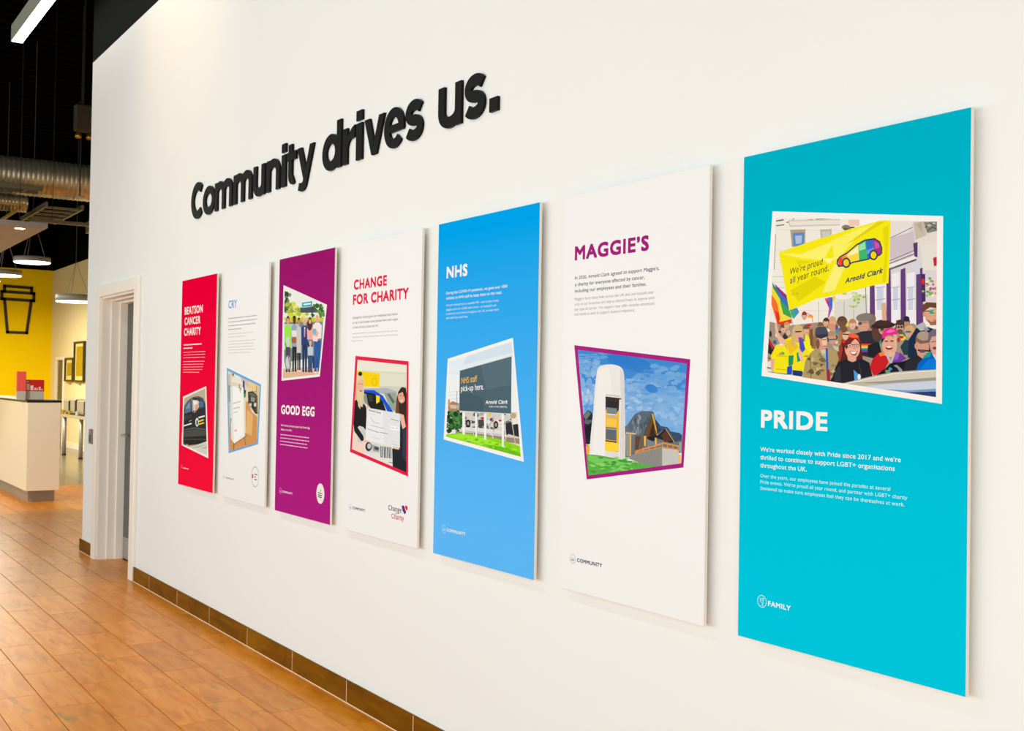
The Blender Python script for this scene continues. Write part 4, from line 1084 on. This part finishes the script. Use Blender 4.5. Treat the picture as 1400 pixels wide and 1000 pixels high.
def print_mat(i, a, bcol):
    m = bpy.data.materials.new('board_ink_sheen')
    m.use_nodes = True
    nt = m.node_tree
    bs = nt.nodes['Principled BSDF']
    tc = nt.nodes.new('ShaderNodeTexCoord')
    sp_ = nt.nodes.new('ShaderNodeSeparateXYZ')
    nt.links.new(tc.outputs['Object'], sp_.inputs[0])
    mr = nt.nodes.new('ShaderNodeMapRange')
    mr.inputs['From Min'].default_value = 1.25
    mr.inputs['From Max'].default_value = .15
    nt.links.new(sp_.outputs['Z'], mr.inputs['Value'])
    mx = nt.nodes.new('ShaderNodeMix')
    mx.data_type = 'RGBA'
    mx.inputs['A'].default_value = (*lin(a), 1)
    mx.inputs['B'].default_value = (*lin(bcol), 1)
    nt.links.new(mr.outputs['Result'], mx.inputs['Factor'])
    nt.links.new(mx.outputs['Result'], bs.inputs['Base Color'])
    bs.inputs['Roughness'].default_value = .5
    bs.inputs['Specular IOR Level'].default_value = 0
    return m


M_WPRINT = mat('white_board_print', (240, 241, 241), .5, spec=.15)


def inkmat(c):
    return mat('ink_%s' % (c,), c, .5, spec=.06)


def offset_quad(P, d_):
    cx = sum(p[0] for p in P) / 4
    cz = sum(p[1] for p in P) / 4
    return P


for i, (x0, x1) in enumerate(BX):
    off = (x0, WY, BZ0)
    B = empty('information_board', off, BLAB[i], 'sign', 'information boards along the white wall')
    MB().box(x0, x1, .0005, .0105, BZ0, BZ1, .0006).build('panel', M_PANEL, B, off=off)
    bt = MB()
    for xa in (x0 + .07, x1 - .12):
        bt.box(xa, xa + .05, .0105, WY, BZ0 + .08, BZ1 - .08)
    bt.build('mounting_batten', M_PANEL, B, off=off)
    e_ = .0012
    face = [[(x0 + e_, BZ0 + e_), (x1 - e_, BZ0 + e_), (x1 - e_, BZ1 - e_), (x0 + e_, BZ1 - e_)]]
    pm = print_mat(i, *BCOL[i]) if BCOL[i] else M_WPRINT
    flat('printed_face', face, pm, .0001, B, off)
    # photograph with its slanted border
    ph = ART[i]
    pr = flat('photo_border', [ph.outer], inkmat(ph.bcol), -.0001, B, off)
    V, F, COL = [], [], []
    lay, done = 0, []
    for it in [None] + ph.items:
        if it is None:
            P, c = ph.inner, (232, 230, 224)
        else:
            c, P = it
        a = sum(P[j - 1][0] * P[j][1] - P[j][0] * P[j - 1][1] for j in range(len(P)))
        if a < 0:
            P = P[::-1]
        n = len(V)
        bb = (min(q[0] for q in P), max(q[0] for q in P), min(q[1] for q in P), max(q[1] for q in P))
        lv = 1 + max([d_[4] for d_ in done if d_[0] < bb[1] and bb[0] < d_[1] and d_[2] < bb[3] and bb[2] < d_[3]], default=0)
        done.append((*bb, lv))
        lay = max(lay, lv)
        yy = -.0002 - lv * 3.5e-6
        V += [(x - x0, yy - WY, z - BZ0) for x, z in P]
        F.append(tuple(range(n, n + len(P))))
        COL.append(lin(c))
    me = bpy.data.meshes.new('photograph')
    me.from_pydata(V, [], F)
    at = me.color_attributes.new('ink', 'FLOAT_COLOR', 'CORNER')
    li = 0
    for p_, c in zip(me.polygons, COL):
        for k in p_.loop_indices:
            at.data[k].color = (*c, 1)
    me.materials.append(ART_M)
    link('photograph', me, B)
    ytop = -.0002 - lay * 3.5e-6 - 2e-5
    bycol = {}
    for st, ax, az, ex, ez, cap, c, bold, sl in ph.txt:
        bycol.setdefault(c, []).append(line_mesh(st, ax, az, ex, ez, cap, bold, sl))
    for c, ls in bycol.items():
        text_obj('sign_lettering', ls, inkmat(c), ytop, B, off)
    groups = {}
    for t_ in TXT[i]:
        if t_[0] == 'greek':
            polys = []
            rr = random.Random(len(t_[1]) + i)
            for a0, a1, z_, h in t_[1]:
                x = a0
                while x < a1:
                    l_ = min(rr.uniform(.012, .045), a1 - x)
                    polys.append([(x, z_), (x + l_, z_), (x + l_, z_ + h), (x, z_ + h)])
                    x += l_ + .0045
            tag(flat('small_print', polys, inkmat(t_[2]), -.0001, B, off), kind='stuff')
        else:
            part, st, ax, ex, z_, cap, c, bold = t_
            groups.setdefault((part, c), []).append(line_mesh(st, ax, z_, ex, z_, cap, bold))
    for (part, c), ls in groups.items():
        text_obj(part, ls, inkmat(c), -.0001, B, off)
    lg = LOGO[i]
    cx, cz, R = *lg['c'], lg['r']
    ring = []
    for k in range(28):
        a0, a1 = 2 * PI * k / 28, 2 * PI * (k + 1) / 28
        ring.append([(cx + R * math.cos(a0), cz + R * math.sin(a0)), (cx + R * math.cos(a1), cz + R * math.sin(a1)), (cx + R * .9 * math.cos(a1), cz + R * .9 * math.sin(a1)), (cx + R * .9 * math.cos(a0), cz + R * .9 * math.sin(a0))])

    def mini(px, pz, s_):
        for k in range(10):
            a0, a1 = 2 * PI * k / 10, 2 * PI * (k + 1) / 10
            ring.append([(px + s_ * math.cos(a0), pz + s_ * math.sin(a0)), (px + s_ * math.cos(a1), pz + s_ * math.sin(a1)), (px + s_ * .62 * math.cos(a1), pz + s_ * .62 * math.sin(a1)), (px + s_ * .62 * math.cos(a0), pz + s_ * .62 * math.sin(a0))])

    def bar(px, pz, qx, qz, t2):
        dx, dz = qx - px, qz - pz
        l_ = math.hypot(dx, dz)
        nx, nz = -dz / l_ * t2, dx / l_ * t2
        ring.append([(px - nx, pz - nz), (qx - nx, qz - nz), (qx + nx, qz + nz), (px + nx, pz + nz)])
    if i == 6:
        mini(cx - R * .32, cz + R * .28, R * .2)
        mini(cx + R * .22, cz + R * .38, R * .24)
        mini(cx + R * .1, cz - R * .25, R * .17)
        bar(cx - R * .5, cz - R * .1, cx - R * .1, cz - R * .1, R * .05)
        bar(cx - R * .3, cz + R * .1, cx - R * .3, cz - R * .15, R * .05)
        bar(cx + R * .22, cz + R * .15, cx + R * .4, cz - R * .2, R * .05)
        bar(cx + R * .1, cz - R * .4, cx + R * .1, cz - R * .62, R * .05)
        bar(cx - R * .12, cz - R * .62, cx + R * .35, cz - R * .62, R * .05)
        bar(cx + R * .0, cz + R * .3, cx + R * .3, cz + R * .5, R * .05)
    else:
        for k in (-1, 0, 1):
            mini(cx + k * R * .42, cz + R * (.22 if k == 0 else .12), R * .14)
            bar(cx + k * R * .42, cz + R * (.04 if k == 0 else -.04), cx + k * R * .42, cz - R * .38, R * .05)
            bar(cx + k * R * .42 - R * .16, cz - R * .38, cx + k * R * .42 + R * .16, cz - R * .38, R * .045)
            bar(cx + k * R * .42 - R * .16, cz - R * .02, cx + k * R * .42 - R * .16, cz - R * .38, R * .04)
            bar(cx + k * R * .42 + R * .16, cz - R * .02, cx + k * R * .42 + R * .16, cz - R * .38, R * .04)
    tag(flat('logo_ring', ring, inkmat(lg['ring']), -.0001, B, off), kind='stuff')
    if i == 1:    # partner roundel
        cx, cz, R = 1.391, .937, .056
        ring = []
        for k in range(32):
            a0, a1 = 2 * PI * k / 32, 2 * PI * (k + 1) / 32
            ring.append([(cx + R * math.cos(a0), cz + R * math.sin(a0)), (cx + R * math.cos(a1), cz + R * math.sin(a1)), (cx + R * .93 * math.cos(a1), cz + R * .93 * math.sin(a1)), (cx + R * .93 * math.cos(a0), cz + R * .93 * math.sin(a0))])
        flat('roundel', ring, inkmat((168, 148, 158)), -.0001, B, off)
        flat('roundel_mark', [[(cx - R * .85, cz - R * .18), (cx - R * .5, cz - R * .18), (cx - R * .45, cz + R * .22), (cx - R * .85, cz + R * .18)]], inkmat((216, 80, 80)), -.0001, B, off)
        flat('roundel_lettering', [[(cx - R * .15, cz + R * a), (cx + R * b2, cz + R * (a - .03)), (cx + R * b2, cz + R * (a - .13)), (cx - R * .15, cz + R * (a - .1))] for a, b2 in ((.3, .55), (.05, .25), (-.2, .45))], inkmat((74, 74, 76)), -.0001, B, off)
    if i == 2:    # partner roundel
        cx, cz, R = 2.254, .923, .046
        flat('roundel', [[(cx + R * math.cos(2 * PI * k / 36), cz + R * 1.05 * math.sin(2 * PI * k / 36)) for k in range(36)]], inkmat((236, 235, 228)), -.0001, B, off)
        flat('roundel_lettering', [[(cx - R * .6, cz + R * a), (cx + R * b2, cz + R * (a - .04)), (cx + R * b2, cz + R * (a - .14)), (cx - R * .6, cz + R * (a - .1))] for a, b2 in ((.12, .3), (-.1, .45), (-.3, .35))], inkmat((38, 48, 46)), -.00012, B, off)
        flat('roundel_mark', [[(cx - R * .05, cz + R * .22), (cx + R * .12, cz + R * .26), (cx + R * .22, cz + R * .5), (cx + R * .0, cz + R * .36)]], inkmat((63, 154, 104)), -.00012, B, off)
        flat('roundel_dot', [[(cx + R * .35, cz + R * .02), (cx + R * .55, cz - R * .02), (cx + R * .5, cz + R * .16)]], inkmat((216, 88, 74)), -.00012, B, off)
    if i == 3:    # charity wordmark with heart
        text_obj('wordmark_lettering', [line_mesh('Change', *CHG[0][:2], *CHG[0][2:4], CHG[0][4], 1)], inkmat((74, 70, 80)), -.0001, B, off)
        text_obj('wordmark_lettering', [line_mesh('Charity', *CHG[1][:2], *CHG[1][2:4], CHG[1][4], 1)], inkmat((192, 24, 48)), -.0001, B, off)
        text_obj('wordmark_lettering', [line_mesh('for', *CHG[2][:2], *CHG[2][2:4], CHG[2][4], 0)], inkmat((106, 102, 112)), -.0001, B, off)
        flat('heart_mark', [HEART[0]], inkmat((106, 18, 134)), -.0001, B, off)
        flat('heart_mark', [HEART[1]], inkmat((238, 16, 32)), -.0001, B, off)

# ================================================================== THINGS IN THE BACKGROUND
# card reader on the wall beside the door
o = empty('access_card_reader', (-2.42, WY, .975), 'small grey access card reader with red light beside the doorway', 'card reader')
MB().box(-.045, .045, -.016, 0, -.06, .06, .004).build('housing', mat('reader_grey', (120, 118, 112), .4), o)
MB().box(-.045 + .012, .03, -.018, -.015, .03, .05).build('indicator_light', mat('red_indicator', (235, 60, 60), .4), o)
MB().box(-.03, .03, -.018, -.015, -.045, .015).build('reader_window', M_DARK, o)

# linear ceiling light
LX0, LX1, LY0, LY1, LZ = -4.19, 1.2, -.372, -.268, 4.6
o = empty('linear_ceiling_light', (LX0, (LY0 + LY1) / 2, LZ), 'long white linear ceiling light hanging close to the slogan wall', 'ceiling light')
off = (LX0, (LY0 + LY1) / 2, LZ)
MB().box(LX0, LX1, LY0, LY1, LZ + .004, LZ + .155, .002).build('aluminium_body', mat('grey_green_body', (176, 178, 160), .45), o, off=off)
MB().box(LX0 + .006, LX1 - .006, LY0 + .006, LY1 - .006, LZ, LZ + .005).build('diffuser', M_LED, o, off=off)
for x in (LX0 + .5, LX0 + 2.5, LX0 + 4.5):
    MB().tube((x, -.32, LZ + .15), (x, -.32, CZ), .003, 6).build('suspension_wire', M_DARK, o, off=off)

# pendant disc lamps


def pendant(x, y, zb, R, H, lab):
    o = empty('disc_pendant_lamp', (x, y, zb), lab, 'lamp', 'round disc pendant lamps over the cafe counter')
    MB().lathe(0, 0, [(R, .012), (R, H), (R - .012, H + .006), (R * .5, H + .012)], 48).build('drum', M_LBODY, o, True)
    MB().lathe(0, 0, [(R - .012, .0), (R - .004, .013)], 48).build('diffuser', M_LAMP, o)
    for a in (90, 210, 330):
        MB().tube((R * .7 * math.cos(math.radians(a)), R * .7 * math.sin(math.radians(a)), H), (0, 0, H + .55), .004, 6).build('suspension_wire', M_LBODY, o)
    MB().tube((0, 0, H + .55), (0, 0, CZ - zb), .005, 6).build('cable', mat('cable_grey', (74, 68, 56), .6), o)
    l = bpy.data.lights.new('pendant_glow', 'AREA')
    l.shape = 'DISK'
    l.size = R * 1.7
    l.energy = 22
    l.color = (1, .9, .72)
    lo = bpy.data.objects.new('pendant_glow', l)
    C.objects.link(lo)
    lo.parent = o
    lo.location = (0, 0, -.01)


pendant(-9.0, .73, 2.985, .235, .075, 'grey disc pendant lamp hanging beside the ceiling raft, fully visible')
pendant(-11.4, .785, 2.985, .235, .085, 'grey disc pendant lamp cut by the left picture edge, above the cup graphic')
pendant(-12.7, .69, 2.985, .235, .085, 'grey disc pendant lamp of which only the right rim shows at the left edge')
pendant(-12.0, 1.94, 2.68, .30, .11, 'grey disc pendant lamp hanging lowest, half hidden by the white wall end')

# white ceiling raft with downlight
RX1, RY1, RZ = -5.99, .34, 3.1
o = empty('ceiling_raft', (-7.6, -1.2, RZ), 'suspended beige ceiling raft above the cafe counter', 'ceiling panel')
off = (-7.6, -1.2, RZ)
MB().box(-9.3, RX1, -2.8, RY1, RZ, RZ + .055, .003).build('raft_board', M_RAFT, o, off=off)
dl = MB()
dl.lathe(-6.2, .09, [(.035, RZ - .006), (.062, RZ - .006), (.062, RZ + .001)], 28)
dl.build('downlight_rim', M_GLOSS, o, off=off)
MB().lathe(-6.2, .09, [(.05, RZ - .0075), (.05, RZ - .005)], 24).build('downlight_lens', M_LED, o, off=off)
for x in (-9, -6.3):
    for y in (-2.4, .1):
        MB().tube((x, y, RZ + .05), (x, y, CZ), .004, 6).build('hanger_rod', M_DARK, o, off=off)

# ducts


def spiral_duct(x, z, R, y0, y1, lab, pitch=.055):
    o = empty('spiral_duct', (x, y0, z - R), lab, 'duct')
    n, N = 40, int((y1 - y0) / pitch)
    v, f = [], []
    rows = []
    for k in range(N * 3 + 1):
        y = y0 + (y1 - y0) * k / (N * 3)
        rr = R + (.008 if k % 3 == 0 else 0)
        rows.append((y, rr))
    for y, rr in rows:
        for i in range(n):
            a = 2 * PI * i / n
            v.append((rr * math.cos(a), y - y0, R + rr * math.sin(a)))
    for k in range(len(rows) - 1):
        for i in range(n):
            j = (i + 1) % n
            f.append((k * n + i, k * n + j, (k + 1) * n + j, (k + 1) * n + i))
    MB().add(v, f).build('duct_body', duct_mat(), o, True)
    for y in (y0 + .5, y0 + 1.7, y1 - .7):
        for sx in (-1, 1):
            MB().tube((sx * (R + .008), y - y0, R), (sx * (R + .008), y - y0, CZ - z + R), .005, 6).build('hanger_rod', M_DARK, o)
    return o


spiral_duct(-7.5, 3.89, .225, -2.6, 2.9, 'large silver spiral ventilation duct crossing below the black ceiling')
spiral_duct(-7.9, 3.62, .11, -2.6, .45, 'smaller silver flexible duct running just below the large one', .04)
o = empty('rectangular_duct', (-8.4, 1.75, 3.45), 'dark galvanised box duct below the large spiral duct', 'duct')
MB().box(-.5, .3, -.35, .55, 0, .12, .01).build('duct_body', mat('dull_galvanised', (84, 84, 76), .5, .6, var=.2, vscale=6), o)
for ya in (-.36, .52):
    MB().box(-.52, .32, ya, ya + .035, -.015, .135).build('flange', M_TRAY, o)
for xa in (-.45, .25):
    for ya in (-.2, .45):
        MB().tube((xa, ya, .12), (xa, ya, CZ - 3.45), .004, 6).build('hanger_rod', M_DARK, o)

# cable trays (ladder frames)


def ladder(x0, x1, y0, y1, z, m, lab, name='cable_tray', rungs=4, along='x'):
    o = empty(name, ((x0 + x1) / 2, (y0 + y1) / 2, z), lab, 'cable tray')
    off = ((x0 + x1) / 2, (y0 + y1) / 2, z)
    if along == 'x':
        MB().box(x0, x1, y0, y0 + .03, z, z + .06, .003).build('rail', m, o, off=off)
        MB().box(x0, x1, y1 - .03, y1, z, z + .06, .003).build('rail', m, o, off=off)
        for k in range(rungs):
            x = x0 + (x1 - x0) * (k + .5) / rungs
            MB().box(x - .02, x + .02, y0 + .03, y1 - .03, z + .005, z + .03).build('rung', m, o, off=off)
    else:
        MB().box(x0, x0 + .03, y0, y1, z, z + .06, .003).build('rail', m, o, off=off)
        MB().box(x1 - .03, x1, y0, y1, z, z + .06, .003).build('rail', m, o, off=off)
        for k in range(rungs):
            y = y0 + (y1 - y0) * (k + .5) / rungs
            MB().box(x0 + .03, x1 - .03, y - .02, y + .02, z + .005, z + .03).build('rung', m, o, off=off)
    return o


ladder(-8.6, -7.0, .50, .94, 3.48, M_TRAY, 'short galvanised cable ladder running away beside the ceiling raft', rungs=5)
o = empty('yellow_conduit', (-7.0, .2, 3.455), 'yellow pipe bent at a right angle above the ceiling raft', 'pipe')
MB().box(-.02, .02, -2.6, .05, 0, .035, .004).build('cross_run', M_TRAYY, o)
MB().box(-1.9, .02, .05, .085, 0, .035, .004).build('long_run', M_TRAYY, o)
ladder(-7.05, -6.75, -2.6, .42, 3.62, M_TRAY, 'pale cable tray crossing above the yellow pipe', rungs=9, along='y')
o = empty('steel_channel', (-7.1, 1.2, 3.3), 'thin steel channel at the right of the ceiling raft', 'rail')
MB().box(-.03, .03, -.85, 1.7, 0, .04, .003).build('channel', M_TRAY, o)
for y in (-.6, 1.3):
    MB().tube((0, y, .04), (0, y, 2.7), .004, 6).build('hanger_rod', M_DARK, o)

# pole with disc and spotlights, seen against the black
o = empty('ceiling_speaker', (-7.0, .887, 3.62), 'small white disc on a black pole hanging in front of the large duct', 'ceiling fitting')
MB().lathe(0, 0, [(.055, 0), (.058, .012), (.03, .03)], 24).build('disc', M_LGREY, o, True)
MB().tube((0, 0, .03), (0, 0, CZ - 3.62), .008, 10).build('pole', M_DARK, o)
o = empty('track_spotlight', (-6.7, .84, 4.28), 'brown metal spotlight with two brass lamp heads under the black ceiling', 'spotlight')
MB().box(-.06, .06, -.10, .10, .08, .40, .02).build('housing', mat('brown_metal', (60, 48, 36), .6), o)
for y in (-.05, .075):
    MB().lathe(0, y, [(.012, .07), (.032, .05), (.04, .02), (.03, 0)], 16).build('lamp_head', mat('brass', (214, 160, 60), .35, .9), o, True)
MB().tube((0, 0, .38), (0, 0, CZ - 4.28), .012, 8).build('stem', M_DARK, o)

# cup graphic
o = empty('takeaway_cup_graphic', (-19.318, 2.33, 2.4), 'black outline of a takeaway coffee cup on the yellow wall', 'wall graphic')
b = MB()


def seg(b, p, q, t_):
    (y0, z0), (y1, z1) = p, q
    dy, dz = y1 - y0, z1 - z0
    l_ = math.hypot(dy, dz)
    ny, nz = -dz / l_ * t_ / 2, dy / l_ * t_ / 2
    ey, ez = dy / l_ * t_ / 2, dz / l_ * t_ / 2
    P = [(y0 - ey + ny, z0 - ez + nz), (y1 + ey + ny, z1 + ez + nz), (y1 + ey - ny, z1 + ez - nz), (y0 - ey - ny, z0 - ez - nz)]
    v = [(xx, y, z) for xx in (-.0115, 0) for y, z in P]
    b.add(v, [(0, 1, 2, 3), (7, 6, 5, 4), (0, 4, 5, 1), (1, 5, 6, 2), (2, 6, 7, 3), (3, 7, 4, 0)])


for P in ([(2.05, 3.30), (2.05, 3.42), (2.60, 3.41), (2.60, 3.29)], [(2.0, 3.30), (2.65, 3.29), (2.65, 3.13), (2.0, 3.14), (2.0, 3.30)], [(2.055, 3.13), (2.13, 2.42), (2.52, 2.42), (2.60, 3.13)]):
    for p, q in zip(P, P[1:]):
        seg(b, (p[0] - 2.33, p[1] - 2.4), (q[0] - 2.33, q[1] - 2.4), .062)
b.build('cup_outline', M_CUP, o)

# framed pictures on the cream wall
for (x0, x1, z0, z1), lab in (((-17.76, -17.0, 1.375, 1.865), 'narrow'), ((-16.93, -16.05, 1.37, 2.185), 'tall')):
    o = empty('framed_picture', ((x0 + x1) / 2, 3.04, z0), 'black framed %s gold picture on the cream wall, %s' % (('small', 'left of the taller one') if lab == 'narrow' else ('tall', 'right of the smaller one')), 'picture', 'gold pictures on the cream wall')
    w_, h2_ = (x1 - x0) / 2, z1 - z0
    b = MB().box(-w_, w_, -.05, 0, 0, .035).box(-w_, w_, -.05, 0, h2_ - .035, h2_).box(-w_, -w_ + .06, -.05, 0, .035, h2_ - .035).box(w_ - .06, w_, -.05, 0, .035, h2_ - .035)
    b.build('frame', M_DARK, o)
    MB().box(-w_ + .06, w_ - .06, -.02, 0, .035, h2_ - .035).build('picture', mat('gold_mount', (236, 214, 120), .5, spec=.1, var=.1, vscale=8), o)
    MB().box(-w_ + .16, w_ - .16, -.024, -.019, .12, h2_ - .1).build('printed_panel', M_GOLD, o)
    MB().box(-.1, .1, -.02, 0, -.055, -.03).build('caption_plate', M_GOLD, o)

# counter
KX, KY0, KY1, KZ = -6.79, .319, .686, 1.16
o = empty('cafe_counter', (-8.3, .5, 0), 'cream laminate cafe counter with black worktop and grey plinth', 'counter')
off = (-8.3, .5, 0)
MB().box(-10.2, KX, KY0, KY1, .132, KZ, .003).build('body', M_COUNTER, o, off=off)
MB().box(-10.2, KX - .085, KY0 + .04, KY1 - .035, 0, .132).build('plinth', M_PLINTH, o, off=off)
MB().box(-10.2, KX + .006, KY0 - .008, KY1 + .008, KZ, KZ + .028, .003).build('worktop', M_TOP, o, off=off)

# leaflet boxes on the counter
zt = KZ + .028
o = empty('leaflet_box', (-7.0, .40, zt), 'wide red display box with white bottle pictures on the cafe counter', 'display box')
MB().box(-.06, .0, -.07, .135, 0, .10, .002).build('tray', M_LGREY, o)
MB().box(-.06, .003, -.07, .135, .10, .235, .002).build('card', M_RED, o)
b = MB()
for y, w2, h in ((-.045, .034, .075), (-.002, .032, .055), (.035, .018, .03), (.058, .014, .024), (.085, .02, .04), (.11, .012, .018)):
    b.box(.003, .0045, y - w2 / 2, y + w2 / 2, .112, .112 + h)
b.box(.003, .0045, -.062, -.04, .2, .22)
b.build('printed_shapes', mat('pale_print', (232, 222, 205), .5), o)
o = empty('leaflet_stand', (-7.0, .27 + .09, zt), 'narrow coral red leaflet stand at the left of the wide red box', 'leaflet holder')
MB().box(.01, .05, -.135, -.035, 0, .10, .002).build('tray', M_LGREY, o)
MB().box(.01, .052, -.135, -.035, .10, .33, .002).build('card', M_PINK, o)
MB().lathe(.053, -.085, [(.001, .14), (.001, .2)], 6).build('printed_mark', M_LGREY, o)

# side table with coffee things by the cream wall
o = empty('steel_leg_table', (-14.5, 2.75, 0), 'narrow grey table on chrome legs against the cream wall', 'table')
off = (-14.5, 2.75, 0)
MB().box(-15.4, -13.2, 2.42, 3.0, .72, .77, .004).build('table_top', mat('grey_table_top', (168, 160, 138), .35), o, off=off)
for x, y in ((-15.1, 2.47), (-13.89, 2.5), (-15.1, 2.95), (-13.4, 2.95)):
    l_ = MB().tube((x, y, .03), (x, y, .72), .035, 14).build('leg', M_CHROME, o, True, off)
    MB().tube((x, y, 0), (x, y, .03), .04, 14).build('foot', M_DARK, l_, off=off)
for k, (xa, xb, h, lab) in enumerate(((-15.32, -14.82, .27, 'brushed steel appliance at the counter end of the side table'), (-14.72, -14.30, .29, 'brushed steel appliance in the middle of the side table'), (-14.2, -13.6, .28, 'brushed steel appliance nearest the white wall end on the side table'))):
    o = empty('steel_appliance', ((xa + xb) / 2, 2.58, .77), lab, 'appliance', 'steel appliances on the side table')
    w_ = (xb - xa) / 2
    MB().box(-w_, w_ - .06, -.1, .2, .03, h, .02).build('body', M_CHROME, o)
    MB().box(w_ - .06, w_, -.1, .2, .02, h - .01, .01).build('end_panel', M_DARK, o)
    b = MB()
    for q in (-.04, .05):
        b.tube((w_ - .005, q, h * .6), (w_ + .02, q, h * .6), .03, 12)
    b.build('dial', M_CHROME, o)
    MB().box(-w_ + .05, w_ - .1, -.06, .16, 0, .03).build('foot', M_DARK, o)
for xa, c_, lab in ((-15.1, M_GOLD, 'yellow cup at the counter end of the side table'), (-14.55, M_GOLD, 'yellow cup in front of the middle steel appliance'), (-13.95, M_LGREY, 'pale cup on the side table near the white wall end')):
    o = MB().lathe(0, 0, [(.025, 0), (.034, .08), (.03, .08), (.022, .01)], 16).build('cup', c_)
    o.location = (xa, 2.438, .771)
    tag(o, lab, 'cup', 'cups on the side table')
print('objects', len(bpy.data.objects))
